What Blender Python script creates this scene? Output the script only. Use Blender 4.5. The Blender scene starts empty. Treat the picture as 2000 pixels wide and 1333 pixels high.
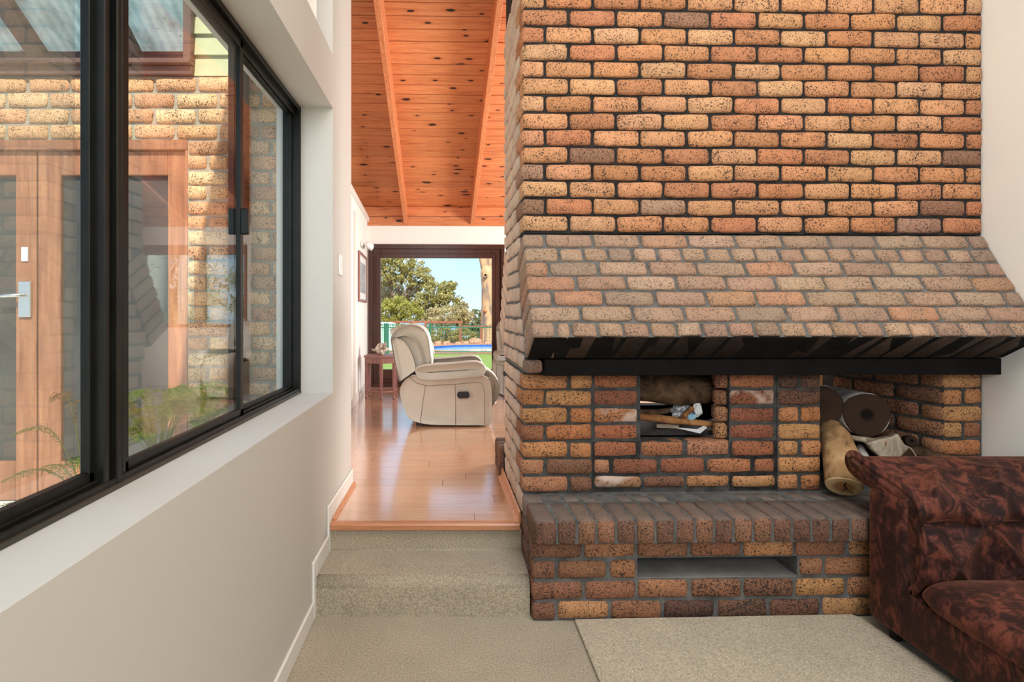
import bpy, bmesh, math, random
from mathutils import Vector, Matrix, noise
random.seed(7)
R = math.radians
scene = bpy.context.scene
COL = scene.collection

# ------------------------------------------------------------------ camera, world, sun, large lights, exposure
FPX = 1050.0                       # focal length in pixels of the 2000 px wide frame
CAMZ = 1.376
cam_d = bpy.data.cameras.new('camera')
cam_d.sensor_width = 36.0
cam_d.lens = 36.0 * FPX / 2000.0
cam_d.shift_x = 0.0575
cam_d.shift_y = -0.02725
cam_d.clip_end = 2000
cam = bpy.data.objects.new('camera', cam_d)
cam.location = (0, 0, CAMZ)
cam.rotation_euler = (R(90), 0, 0)
COL.objects.link(cam)
scene.camera = cam

w = bpy.data.worlds.new('sky'); scene.world = w; w.use_nodes = True
wn = w.node_tree; wn.nodes.clear()
wo = wn.nodes.new('ShaderNodeOutputWorld'); wb = wn.nodes.new('ShaderNodeBackground')
wtc = wn.nodes.new('ShaderNodeTexCoord'); wsep = wn.nodes.new('ShaderNodeSeparateXYZ')
wn.links.new(wtc.outputs['Generated'], wsep.inputs[0])
wr = wn.nodes.new('ShaderNodeValToRGB')
wr.color_ramp.elements[0].position = 0.0; wr.color_ramp.elements[0].color = (0.60, 0.76, 0.90, 1)
wr.color_ramp.elements[1].position = 0.6; wr.color_ramp.elements[1].color = (0.22, 0.47, 0.86, 1)
e_ = wr.color_ramp.elements.new(0.12); e_.color = (0.42, 0.64, 0.88, 1)
wn.links.new(wsep.outputs['Z'], wr.inputs[0])
wmap = wn.nodes.new('ShaderNodeMapping'); wmap.inputs['Scale'].default_value = (1, 1, 3.2)
wn.links.new(wtc.outputs['Generated'], wmap.inputs[0])
wnz = wn.nodes.new('ShaderNodeTexNoise'); wnz.inputs['Scale'].default_value = 5.5; wnz.inputs['Detail'].default_value = 7
wn.links.new(wmap.outputs[0], wnz.inputs['Vector'])
wcr = wn.nodes.new('ShaderNodeValToRGB'); wcr.color_ramp.elements[0].position = 0.5; wcr.color_ramp.elements[1].position = 0.68
wn.links.new(wnz.outputs['Fac'], wcr.inputs[0])
wmx = wn.nodes.new('ShaderNodeMix'); wmx.data_type = 'RGBA'
wn.links.new(wcr.outputs[0], wmx.inputs['Factor'])
wn.links.new(wr.outputs[0], wmx.inputs['A']); wmx.inputs['B'].default_value = (1, 1, 1, 1)
wn.links.new(wmx.outputs['Result'], wb.inputs['Color'])
wb.inputs['Strength'].default_value = 1.5
wn.links.new(wb.outputs[0], wo.inputs[0])

def add_sun(strength, direction, angle):
    d = bpy.data.lights.new('sun', 'SUN'); d.energy = strength; d.angle = angle; d.color = (1.0, 0.95, 0.86)
    o = bpy.data.objects.new('sun', d); COL.objects.link(o)
    o.rotation_euler = Vector(direction).to_track_quat('-Z', 'Y').to_euler()
add_sun(7.5, (-0.13, 0.62, -0.76), R(0.6))

def area(name, loc, direction, sx, sy, power, color=(1, 1, 1)):
    d = bpy.data.lights.new(name, 'AREA'); d.shape = 'RECTANGLE'; d.size = sx; d.size_y = sy; d.energy = power; d.color = color
    o = bpy.data.objects.new(name, d); COL.objects.link(o); o.location = loc
    o.rotation_euler = Vector(direction).to_track_quat('-Z', 'Y').to_euler()
    return o
# added area lamps, out of view, that boost the light in both rooms
area('rear_fill_lamp', (0.9, -3.85, 3.4), (0, 1, -0.25), 3.2, 1.4, 105, (0.97, 0.985, 1.0))
area('side_fill_lamp', (3.03, 5.4, 1.75), (-1, 0, 0), 2.0, 1.5, 195, (0.98, 0.99, 1.0))

area('top_fill_lamp', (0.95, 0.55, 4.52), (0, 0.12, -1), 2.2, 2.0, 105, (0.97, 0.985, 1.0))  # added lamp out of view, lights the hearth from above

vs = scene.view_settings
scene.display_settings.display_device = 'sRGB'
vs.view_transform = 'Standard'; vs.look = 'None'; vs.gamma = 1.0; vs.use_curve_mapping = False
vs.exposure = 0.08

# ------------------------------------------------------------------ helpers
def lin(r, g, b):
    f = lambda c: ((c / 255.0 + 0.055) / 1.055) ** 2.4 if c > 10 else c / 255.0 / 12.92
    return (f(r), f(g), f(b), 1.0)

def P(x, y, Y):
    """photo pixel at depth Y -> a point of the place"""
    return Vector(((x - 885.0) / FPX * Y, Y, CAMZ + (612.0 - y) / FPX * Y))

def tag(o, label=None, cat=None, group=None, kind=None):
    if label: o['label'] = label
    if cat: o['category'] = cat
    if group: o['group'] = group
    if kind: o['kind'] = kind
    return o

def empty(name, loc=(0, 0, 0), rz=0.0):
    o = bpy.data.objects.new(name, None); COL.objects.link(o)
    o.location = loc; o.rotation_euler = (0, 0, rz); o.empty_display_size = 0.05
    return o

def link(name, me, parent=None):
    o = bpy.data.objects.new(name, me); COL.objects.link(o)
    if parent is not None: o.parent = parent
    return o

def copy_tree(o, parent=None):
    c = o.copy(); COL.objects.link(c)
    if parent is not None: c.parent = parent
    for ch in [x for x in list(bpy.data.objects) if x.parent == o]:
        copy_tree(ch, c)
    return c

class MB:
    def __init__(s): s.v = []; s.f = []
    def add(s, vs_, fs, M=None):
        n = len(s.v)
        s.v += [tuple(M @ Vector(p)) if M else tuple(p) for p in vs_]
        s.f += [tuple(i + n for i in f) for f in fs]
        return s
    def box(s, x0, x1, y0, y1, z0, z1, M=None):
        return s.add([(x0,y0,z0),(x1,y0,z0),(x1,y1,z0),(x0,y1,z0),(x0,y0,z1),(x1,y0,z1),(x1,y1,z1),(x0,y1,z1)],
                     [(0,3,2,1),(4,5,6,7),(0,1,5,4),(1,2,6,5),(2,3,7,6),(3,0,4,7)], M)
    def prism(s, pts, a0, a1, axis='x', M=None):
        """pts: outline in the other two axes, extruded along axis"""
        n = len(pts)
        def mk(a, p):
            return {'x': (a, p[0], p[1]), 'y': (p[0], a, p[1]), 'z': (p[0], p[1], a)}[axis]
        v = [mk(a0, p) for p in pts] + [mk(a1, p) for p in pts]
        f = [tuple(range(n))[::-1], tuple(range(n, 2 * n))]
        f += [(i, (i + 1) % n, n + (i + 1) % n, n + i) for i in range(n)]
        return s.add(v, f, M)
    def rings(s, rings, caps=True, M=None):
        n = len(rings[0]); v = [p for r in rings for p in r]; f = []
        for k in range(len(rings) - 1):
            for i in range(n):
                j = (i + 1) % n
                f.append((k*n+i, k*n+j, (k+1)*n+j, (k+1)*n+i))
        if caps:
            f.append(tuple(range(n))[::-1]); f.append(tuple(range((len(rings)-1)*n, len(rings)*n)))
        return s.add(v, f, M)
    def tube(s, pts, rad, n=8, caps=True, M=None, jit=0.0):
        pts = [Vector(p) for p in pts]
        if not hasattr(rad, '__len__'): rad = [rad] * len(pts)
        up = Vector((0, 0, 1)); rr = []
        t0 = (pts[-1] - pts[0]).normalized()
        if abs(t0.z) > 0.9: up = Vector((1, 0, 0))
        for i, p in enumerate(pts):
            t = (pts[min(i+1, len(pts)-1)] - pts[max(i-1, 0)]).normalized()
            a = t.cross(up).normalized(); b = a.cross(t).normalized()
            rr.append([p + (a*math.cos(2*math.pi*k/n) + b*math.sin(2*math.pi*k/n)) * rad[i] *
                       (1 + jit * noise.noise(Vector((p.x*9 + k, p.y*9, p.z*9 + k*1.7)))) for k in range(n)])
        return s.rings(rr, caps, M)
    def lathe(s, prof, n=16, M=None):
        return s.rings([[(r*math.cos(2*math.pi*k/n), r*math.sin(2*math.pi*k/n), z) for k in range(n)] for r, z in prof], True, M)
    def ball(s, c, r, nu=10, nv=6, sc=(1, 1, 1)):
        rr = []
        for i in range(nv + 1):
            th = math.pi * (0.02 + 0.96 * i / nv)
            rr.append([(c[0] + r*sc[0]*math.sin(th)*math.cos(2*math.pi*k/nu), c[1] + r*sc[1]*math.sin(th)*math.sin(2*math.pi*k/nu),
                        c[2] - r*sc[2]*math.cos(th)) for k in range(nu)])
        return s.rings(rr)
    def mesh(s, name):
        me = bpy.data.meshes.new(name); me.from_pydata(s.v, [], s.f); me.update()
        return me
    def build(s, name, mat, parent=None, smooth=False, bevel=0.0, seg=1, subsurf=0):
        me = s.mesh(name)
        bm = bmesh.new(); bm.from_mesh(me)
        bmesh.ops.recalc_face_normals(bm, faces=bm.faces)
        if bevel:
            ed = [e for e in bm.edges if len(e.link_faces) == 2 and e.calc_face_angle(0) > 0.5]
            bmesh.ops.bevel(bm, geom=ed, offset=bevel, segments=seg, profile=0.5, affect='EDGES', clamp_overlap=True)
        bm.to_mesh(me); bm.free()
        if smooth:
            for p in me.polygons: p.use_smooth = True
        if mat: me.materials.append(mat)
        o = link(name, me, parent)
        if subsurf:
            m = o.modifiers.new('subsurf', 'SUBSURF'); m.levels = subsurf; m.render_levels = subsurf
        return o

# ------------------------------------------------------------------ materials
class NT:
    def __init__(s, name):
        s.m = bpy.data.materials.new(name); s.m.use_nodes = True; s.t = s.m.node_tree
        s.b = s.t.nodes['Principled BSDF']; s.out = s.t.nodes['Material Output']
        s.tc = s.t.nodes.new('ShaderNodeTexCoord')
    def n(s, ty, **kw):
        x = s.t.nodes.new('ShaderNode' + ty)
        for k, v in kw.items(): setattr(x, k, v)
        return x
    def l(s, a, b): s.t.links.new(a, b)
    def coord(s, scale=(1, 1, 1), rand=0.0, which='Object'):
        c = s.tc.outputs[which]
        if rand:
            oi = s.n('ObjectInfo'); mu = s.n('VectorMath', operation='SCALE')
            co = s.n('CombineXYZ'); s.l(oi.outputs['Random'], co.inputs[0])
            m2 = s.n('Math', operation='MULTIPLY'); s.l(oi.outputs['Random'], m2.inputs[0]); m2.inputs[1].default_value = 7.31
            s.l(m2.outputs[0], co.inputs[1]); s.l(m2.outputs[0], co.inputs[2])
            s.l(co.outputs[0], mu.inputs[0]); mu.inputs['Scale'].default_value = rand
            ad = s.n('VectorMath', operation='ADD'); s.l(c, ad.inputs[0]); s.l(mu.outputs[0], ad.inputs[1]); c = ad.outputs[0]
        mp = s.n('Mapping'); mp.inputs['Scale'].default_value = scale; s.l(c, mp.inputs[0])
        return mp.outputs[0]
    def noise(s, co, scale, detail=3, rough=0.55, dist=0.0):
        x = s.n('TexNoise'); x.inputs['Scale'].default_value = scale; x.inputs['Detail'].default_value = detail
        x.inputs['Roughness'].default_value = rough; x.inputs['Distortion'].default_value = dist
        s.l(co, x.inputs['Vector']); return x.outputs['Fac']
    def ramp(s, fac, stops):
        x = s.n('ValToRGB'); e = x.color_ramp.elements
        while len(e) < len(stops): e.new(0.5)
        for i, (p, c) in enumerate(stops):
            e[i].position = p; e[i].color = c if hasattr(c, '__len__') else (c, c, c, 1)
        s.l(fac, x.inputs[0]); return x.outputs[0]
    def mix(s, fac, a, b, mode='MIX'):
        x = s.n('Mix', data_type='RGBA', blend_type=mode)
        for v, k in ((fac, 'Factor'), (a, 'A'), (b, 'B')):
            if hasattr(v, 'is_linked') or hasattr(v, 'links'): s.l(v, x.inputs[k])
            else: x.inputs[k].default_value = v
        return x.outputs['Result']
    def bump(s, h, strength=0.5, dist=0.01):
        x = s.n('Bump'); x.inputs['Strength'].default_value = strength; x.inputs['Distance'].default_value = dist
        s.l(h, x.inputs['Height']); s.l(x.outputs[0], s.b.inputs['Normal'])
    def col(s, c):
        if hasattr(c, 'links') or hasattr(c, 'is_linked'): s.l(c, s.b.inputs['Base Color'])
        else: s.b.inputs['Base Color'].default_value = c
    def rough(s, r): s.b.inputs['Roughness'].default_value = r
    def spec(s, v): s.b.inputs['Specular IOR Level'].default_value = v

def plain(name, c, rough=0.6, metal=0.0, var=0.0, vscale=8, bump=0.0, bscale=60, spec=0.4):
    x = NT(name); x.rough(rough); x.b.inputs['Metallic'].default_value = metal; x.spec(spec)
    if var:
        f = x.noise(x.coord(), vscale, 4)
        x.col(x.ramp(f, [(0.3, tuple(k * (1 - var) for k in c[:3]) + (1,)), (0.7, tuple(min(1, k * (1 + var)) for k in c[:3]) + (1,))]))
    else: x.col(c)
    if bump: x.bump(x.noise(x.coord(), bscale, 3), bump, 0.004)
    return x.m

def brick_mat(name, speck=0.5, dust=0.0, top=0.0, topcol=None, under=0.0, patchy=False, dust_light_col=(0.3, 0.28, 0.25, 1), dark=(0.022, 0.018, 0.016, 1)):
    x = NT(name); x.rough(0.88); x.spec(0.25)
    co = x.coord(rand=31.0)
    oi = x.n('ObjectInfo')
    base = oi.outputs['Color']
    patch = x.noise(co, 14, 3)
    base = x.mix(x.ramp(patch, [(0.3, 0.0), (0.75, 0.55)]), base, x.mix(1.0, base, (0.72, 0.60, 0.52, 1), 'MULTIPLY'))
    fine = x.noise(co, 330, 2, 0.6)
    base = x.mix(x.ramp(fine, [(0.45, 0.0), (0.8, 0.75)]), base, x.mix(0.6, base, (0.5, 0.36, 0.22, 1), 'SCREEN'))
    sp = x.noise(co, 120, 3, 0.66)
    sp2 = x.noise(co, 230, 2, 0.6)
    m = x.n('Math', operation='MULTIPLY_ADD'); x.l(patch, m.inputs[0]); m.inputs[1].default_value = 0.22; m.inputs[2].default_value = -0.11
    ad = x.n('Math', operation='ADD'); x.l(sp, ad.inputs[0]); x.l(m.outputs[0], ad.inputs[1])
    t = 0.635 - 0.14 * speck
    f1 = x.ramp(ad.outputs[0], [(t, 0.0), (t + 0.035, 0.9)])
    f2 = x.ramp(sp2, [(0.57, 0.0), (0.63, 0.8)])
    mx = x.n('Math', operation='MAXIMUM'); x.l(f1, mx.inputs[0]); x.l(f2, mx.inputs[1])
    c = x.mix(mx.outputs[0], base, dark)
    if dust:  # colour film for dust and, on chimney ends, painted window light
        geo = x.n('NewGeometry'); sep = x.n('SeparateXYZ'); x.l(x.tc.outputs['Object'], sep.inputs[0])
        dn = x.ramp(x.noise(co, 9, 4), [(0.25, dust * 0.55), (0.7, dust)] if not patchy else [(0.47, 0.0), (0.60, dust)])
        c = x.mix(dn, c, dust_light_col)
    if top or under:
        sz = x.n('SeparateXYZ'); x.l(x.tc.outputs['Normal'], sz.inputs[0]); wob = x.noise(co, 26, 3)
    if top:        # settled dust and ash on the upper side
        m_ = x.n('Math', operation='MULTIPLY'); x.l(x.ramp(sz.outputs['Z'], [(0.45, 0.0), (0.9, top)]), m_.inputs[0]); x.l(x.ramp(wob, [(0.2, 0.75), (0.6, 1.0)]), m_.inputs[1])
        c = x.mix(m_.outputs[0], c, topcol)
    if under:      # fire soot and painted shade on the lower side
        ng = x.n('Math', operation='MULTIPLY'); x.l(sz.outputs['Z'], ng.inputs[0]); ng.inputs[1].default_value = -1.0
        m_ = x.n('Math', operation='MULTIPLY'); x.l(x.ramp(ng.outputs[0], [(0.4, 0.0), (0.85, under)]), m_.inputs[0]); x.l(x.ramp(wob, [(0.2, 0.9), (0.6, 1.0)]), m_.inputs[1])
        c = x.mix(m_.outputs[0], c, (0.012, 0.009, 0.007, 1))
    x.col(c)
    h = x.mix(0.5, x.noise(co, 160, 3), x.noise(co, 40, 3))
    x.bump(h, 0.7, 0.006)
    return x.m

def wood_mat(name, c1, c2, cdark, axis='x', rough=0.4, gscale=1.0, knots=0.0, spec=0.45, rand=17.0, gap=0.5):
    x = NT(name); x.rough(rough); x.spec(spec)
    sc = {'x': (0.9, 14, 14), 'y': (14, 0.9, 14), 'z': (14, 14, 0.9)}[axis]
    co = x.coord(tuple(k * gscale for k in sc), rand)
    f = x.noise(co, 3.0, 5, 0.6, 0.6)
    fine = x.noise(co, 14.0, 3, 0.6, 0.2)
    c = x.ramp(f, [(0.25, cdark), (0.45, c1), (0.72, c2)])
    c = x.mix(x.ramp(fine, [(0.45, 0.0), (0.75, 0.35)]), c, cdark)
    oi = x.n('ObjectInfo')
    c = x.mix(1.0, c, x.ramp(oi.outputs['Random'], [(0.0, 0.84), (1.0, 1.08)]), 'MULTIPLY')
    if knots:
        kc = x.coord((3.4, 9.0, 9.0) if axis == 'x' else (9.0, 3.4, 9.0), rand * 1.3)
        vo = x.n('TexVoronoi', voronoi_dimensions='2D'); vo.inputs['Scale'].default_value = 1.0; x.l(kc, vo.inputs['Vector'])
        wob = x.noise(kc, 5.0, 3)
        m = x.n('Math', operation='MULTIPLY_ADD'); x.l(wob, m.inputs[0]); m.inputs[1].default_value = 0.14; sp = x.n('SeparateColor'); x.l(vo.outputs['Color'], sp.inputs[0])
        ks = x.n('MapRange'); ks.inputs['To Min'].default_value = 0.6; ks.inputs['To Max'].default_value = 2.4; x.l(sp.outputs[1], ks.inputs['Value'])
        kd = x.n('Math', operation='MULTIPLY'); x.l(vo.outputs['Distance'], kd.inputs[0]); x.l(ks.outputs[0], kd.inputs[1]); x.l(kd.outputs[0], m.inputs[2])
        on = x.n('Math', operation='LESS_THAN'); x.l(sp.outputs[0], on.inputs[0]); on.inputs[1].default_value = knots
        k = x.ramp(m.outputs[0], [(0.175, 1.0), (0.215, 0.0)])
        halo = x.ramp(m.outputs[0], [(0.16, 0.55), (0.42, 0.0)])
        kk = x.n('Math', operation='MULTIPLY'); x.l(k, kk.inputs[0]); x.l(on.outputs[0], kk.inputs[1])
        hh = x.n('Math', operation='MULTIPLY'); x.l(halo, hh.inputs[0]); x.l(on.outputs[0], hh.inputs[1])
        c = x.mix(hh.outputs[0], c, cdark)
        c = x.mix(kk.outputs[0], c, (0.018, 0.008, 0.006, 1))
    x.col(c)
    x.bump(fine, 0.12, 0.002)
    return x.m

def glass_mat(name, tint=(0.95, 0.97, 0.95, 1), refl=0.08, graze=0.6):
    x = NT(name); x.t.nodes.remove(x.b)
    tr = x.n('BsdfTransparent'); tr.inputs[0].default_value = tint
    gl = x.n('BsdfGlossy'); gl.inputs['Roughness'].default_value = 0.0
    lw = x.n('LayerWeight'); lw.inputs['Blend'].default_value = 0.5
    mp = x.n('MapRange'); mp.inputs['To Min'].default_value = refl; mp.inputs['To Max'].default_value = graze
    x.l(lw.outputs['Facing'], mp.inputs['Value'])
    mx = x.n('MixShader'); x.l(mp.outputs[0], mx.inputs[0]); x.l(tr.outputs[0], mx.inputs[1]); x.l(gl.outputs[0], mx.inputs[2])
    x.l(mx.outputs[0], x.out.inputs['Surface'])
    return x.m

M = {}
M['wall'] = plain('wall_paint_greige', lin(199, 193, 183), 0.55, bump=0.08, bscale=90, spec=0.3)
M['wall_white'] = plain('wall_paint_cream', lin(245, 240, 231), 0.55, bump=0.08, bscale=90, spec=0.3)
M['trim'] = plain('trim_paint', lin(226, 221, 211), 0.4)
M['ceil_white'] = plain('ceiling_paint', lin(238, 235, 228), 0.7)
M['brick'] = brick_mat('brick_speckled', 0.50)
M['brick_hood'] = brick_mat('brick_hood_dusty', 0.45, 0.36, dust_light_col=lin(142, 130, 116))
M['brick_side_lit'] = brick_mat('brick_chimney_side_lit', 0.35, 0.6, dust_light_col=lin(222, 203, 184))  # pale tint paints window light onto the chimney's end faces
M['brick_dark'] = brick_mat('brick_burnt', 0.75)
M['brick_hearth'] = brick_mat('brick_hearth_dusty', 0.62, 0.12, top=0.62, topcol=lin(112, 104, 97), dust_light_col=lin(120, 104, 92))
M['brick_hood_soot_shade'] = brick_mat('brick_hood_sooted_shaded', 0.45, 0.25, under=0.97, dust_light_col=lin(148, 132, 116))  # near-black underside stands for soot and shade together
M['brick_hood_under'] = brick_mat('brick_hood_browned_shaded', 0.45, 0.25, under=0.86, dust_light_col=lin(148, 132, 116))
M['brick_limed'] = brick_mat('brick_limewashed_patch', 0.55, 0.72, patchy=True, dust_light_col=lin(206, 184, 168))
M['brick_soot'] = brick_mat('brick_sooty', 0.85, 0.55, dust_light_col=(0.03, 0.027, 0.025, 1))
M['mortar_black'] = plain('mortar_black', (0.022, 0.020, 0.019, 1), 0.95, var=0.5, vscale=25, bump=0.6, bscale=120, spec=0.2)
M['mortar_grey'] = plain('mortar_grey', (0.115, 0.112, 0.105, 1), 0.95, var=0.35, vscale=20, bump=0.6, bscale=120, spec=0.2)
M['mortar_dark'] = plain('mortar_dark_grey', (0.062, 0.060, 0.055, 1), 0.95, var=0.45, vscale=20, bump=0.6, bscale=120, spec=0.2)
M['mortar_pale'] = plain('mortar_pale', lin(150, 145, 130), 0.95, var=0.2, vscale=20, bump=0.5, bscale=120, spec=0.2)
M['soot'] = plain('firebox_soot', (0.012, 0.011, 0.010, 1), 0.95, var=0.4, bump=0.5, bscale=60, spec=0.1)
M['steel'] = plain('beam_dark_steel', (0.006, 0.0045, 0.004, 1), 0.65, var=0.3, spec=0.12)
M['black_alu'] = plain('window_black_aluminium', (0.010, 0.0095, 0.0075, 1), 0.38, 0.0, var=0.3, vscale=12, spec=0.25)
M['bronze'] = plain('window_sill_track', (0.06, 0.057, 0.045, 1), 0.35, 0.4)
M['pine'] = wood_mat('pine_ceiling', lin(214, 132, 82), lin(228, 156, 102), lin(172, 90, 46), 'x', 0.5, 1.0, 0.42)
M['pine_rafter'] = wood_mat('pine_rafter', lin(206, 124, 76), lin(222, 146, 98), lin(158, 82, 46), 'y', 0.5, 1.6)
M['laminate'] = wood_mat('floor_laminate', lin(204, 154, 116), lin(212, 166, 130), lin(184, 130, 92), 'x', 0.22, 0.8, spec=0.6)
for k_, v_ in (('Coat Weight', 1.0), ('Coat Roughness', 0.13), ('Coat IOR', 2.0)): M['laminate'].node_tree.nodes['Principled BSDF'].inputs[k_].default_value = v_
M['nosing'] = wood_mat('floor_trim_wood', lin(196, 132, 92), lin(206, 146, 106), lin(168, 104, 68), 'x', 0.3, 0.8)
M['cedar'] = wood_mat('cedar_door', lin(152, 98, 68), lin(178, 124, 88), lin(116, 70, 46), 'z', 0.5, 0.7)
M['dark_timber'] = wood_mat('dark_stained_timber', lin(66, 36, 26), lin(78, 44, 32), lin(48, 24, 18), 'z', 0.3, 0.7)
M['mahogany'] = wood_mat('rosy_table_wood', lin(142, 96, 88), lin(160, 114, 104), lin(112, 70, 64), 'z', 0.35, 1.2)
M['glass'] = glass_mat('window_glass', refl=0.008, graze=0.20)
M['glass_door'] = glass_mat('door_glass', (0.98, 0.99, 0.98, 1), 0.002, 0.3)
M['pane_dark'] = plain('dark_flyscreen_panel', (0.055, 0.052, 0.046, 1), 0.45, var=0.35, vscale=3, spec=0.4)
M['white_plastic'] = plain('white_plastic', lin(240, 238, 232), 0.35)
M['chrome'] = plain('satin_chrome', (0.75, 0.75, 0.73, 1), 0.3, 1.0)

def carpet_mat(name, c):
    x = NT(name); x.rough(1.0); x.spec(0.05)
    co = x.coord()
    f = x.noise(co, 150, 4, 0.75); big = x.noise(co, 3, 3)
    a = tuple(k * 0.5 for k in c[:3]) + (1,); b = tuple(min(1, k * 1.3) for k in c[:3]) + (1,)
    cc = x.ramp(f, [(0.32, a), (0.62, b)])
    cc = x.mix(1.0, cc, x.ramp(big, [(0.3, 0.9), (0.7, 1.06)]), 'MULTIPLY')
    x.col(cc); x.bump(f, 0.9, 0.008)
    x.b.inputs['Sheen Weight'].default_value = 0.15
    return x.m
M['carpet'] = carpet_mat('carpet_beige', lin(186, 171, 147))
M['rug'] = carpet_mat('carpet_offcut_cream', lin(200, 185, 159))

# ------------------------------------------------------------------ the setting: near room
XL = -0.633                       # inner face of the window wall
def struct(o, label=None): return tag(o, label, kind='structure')

b = MB()
b.box(-0.93, XL, -4.0, 3.34, 0.0, 0.956)
b.box(-0.93, XL, 2.83, 3.34, 0.956, 4.6)
b.box(-0.93, XL, -4.0, 0.10, 0.956, 4.6)
b.box(-0.93, XL, 0.10, 2.83, 2.456, 2.736)
b.box(-0.93, -0.735, 0.10, 2.83, 2.736, 4.6)
b.box(-0.735, XL, 0.10, 2.83, 4.2, 4.6)
wl = b.build('wall_left', M['wall']); struct(wl, 'greige painted wall holding the black sliding window')
hp = MB().box(-0.735, -0.700, 0.2, 2.76, 2.74, 4.15).build('recess_panel', M['wall_white'], wl, bevel=0.003)

wr_ = MB().box(2.709, 2.86, -4.0, 3.30, 0.0, 4.6).build('wall_right', M['wall_white']); struct(wr_, 'cream painted wall meeting the right end of the brick chimney')
b = MB(); b.box(-0.93, 2.86, -4.1, -4.0, 0, 0.35); b.box(-0.93, 2.86, -4.1, -4.0, 4.0, 4.6); b.box(-0.93, -0.85, -4.1, -4.0, 0.35, 4.0); b.box(2.7, 2.86, -4.1, -4.0, 0.35, 4.0)
wbk = b.build('wall_back', M['wall_white']); struct(wbk, 'painted wall with tall glazing behind the photographer')
struct(MB().box(-0.93, 2.86, -4.1, 3.3, 4.6, 4.7).build('ceiling_white', M['ceil_white']), 'plain white ceiling high above the carpeted room')
fl = MB().box(-0.93, 2.86, -4.0, 3.2, -0.1, 0.0).build('floor', M['carpet']); struct(fl, 'beige loop pile carpet of the lower room')

# skirting that climbs the two steps
sk = MB()
def skirt(y0, y1, z0, z1, t=0.013): sk.box(XL, XL + t, y0, y1, z0, z1)
skirt(-4.0, 2.40, 0.0, 0.085); skirt(2.40, 2.447, 0.0, 0.262); skirt(2.447, 2.69, 0.171, 0.262); skirt(2.69, 2.737, 0.171, 0.408); skirt(2.737, 3.34, 0.311, 0.408)
struct(sk.build('baseboard_left', M['trim'], bevel=0.005), 'painted skirting board stepping up along the window wall')

# carpeted steps
r = 0.045; prof = [(2.436, -0.02), (2.436, 0.171 - r)]
prof += [(2.436 + r - r*math.cos(a), 0.171 - r + r*math.sin(a)) for a in [R(15*k) for k in range(1, 7)]]
prof += [(2.722, 0.173), (2.727, 0.18), (2.727, 0.29), (3.0, 0.29), (3.0, -0.02)]
st = MB().prism(prof, XL + 0.001, 0.348, 'x').build('carpeted_steps', M['carpet'], smooth=False)
for p in st.data.polygons: p.use_smooth = len(p.vertices) == 4 and p.area < 0.02
tag(st, 'two beige carpeted steps rising to the timber floor', 'steps')

# loose carpet piece in front of the hearth
zc = 0.0
def onfloor(x, y, z=0.0):
    Y = (CAMZ - z) * FPX / (y - 612.0); return (((x - 885.0) / FPX) * Y, Y)
q = [onfloor(1122, 1216), onfloor(1662, 1206), onfloor(1684, 1214), onfloor(1860, 1335), (1.60, 1.2), (0.48, 1.2), onfloor(1170, 1335)]
rug = MB().prism([(a_, b_) for a_, b_ in q], 0.001, 0.016, 'z').build('carpet_offcut', M['rug'], bevel=0.006, seg=2)
tag(rug, 'loose rectangular piece of cream carpet lying in front of the hearth', 'rug')

# ------------------------------------------------------------------ black sliding window
wi = empty('window_1', (-0.80, 1.5, 0.956)); struct(wi, 'black aluminium sliding window looking onto the entry courtyard')
def WB(name, x0, x1, y0, y1, z0, z1, mat='black_alu', parent=wi, bevel=0.003):
    return MB().box(x0 + 0.80, x1 + 0.80, y0 - 1.5, y1 - 1.5, z0 - 0.956, z1 - 0.956).build(name, M[mat], parent, bevel=bevel)
zb, zt = 0.956, 2.456
fr = MB()
def fb(x0, x1, y0, y1, z0, z1): fr.box(x0 + 0.80, x1 + 0.80, y0 - 1.5, y1 - 1.5, z0 - 0.956, z1 - 0.956)
fb(-0.89, -0.80, 0.1, 2.83, zb, zb + 0.016); fb(-0.89, -0.80, 0.1, 2.83, zt - 0.022, zt); fb(-0.89, -0.80, 2.805, 2.83, zb, zt); fb(-0.89, -0.80, 0.1, 0.13, zb, zt)
fb(-0.835, -0.822, 0.1, 2.83, zb + 0.01, zb + 0.032); fb(-0.812, -0.803, 0.1, 2.83, zb + 0.01, zb + 0.027); fb(-0.868, -0.858, 0.1, 2.83, zb + 0.01, zb + 0.036)
fb(-0.835, -0.822, 0.1, 2.83, zt - 0.05, zt - 0.02); fb(-0.868, -0.858, 0.1, 2.83, zt - 0.05, zt - 0.02)
fr.build('outer_frame', M['black_alu'], wi, bevel=0.002)
WB('sill_track', -0.803, -0.797, 0.1, 2.83, zb, zb + 0.012, 'bronze')
mu = MB()
for (y0, y1, x0, x1) in ((1.244, 1.262, -0.865, -0.806), (1.262, 1.282, -0.865, -0.815), (1.282, 1.300, -0.865, -0.800), (1.300, 1.312, -0.865, -0.812), (1.312, 1.330, -0.865, -0.808)):
    mu.box(x0 + 0.8, x1 + 0.8, y0 - 1.5, y1 - 1.5, zb + 0.012 - 0.956, zt - 0.02 - 0.956)
mu.build('mullion', M['black_alu'], wi, bevel=0.003)
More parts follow.
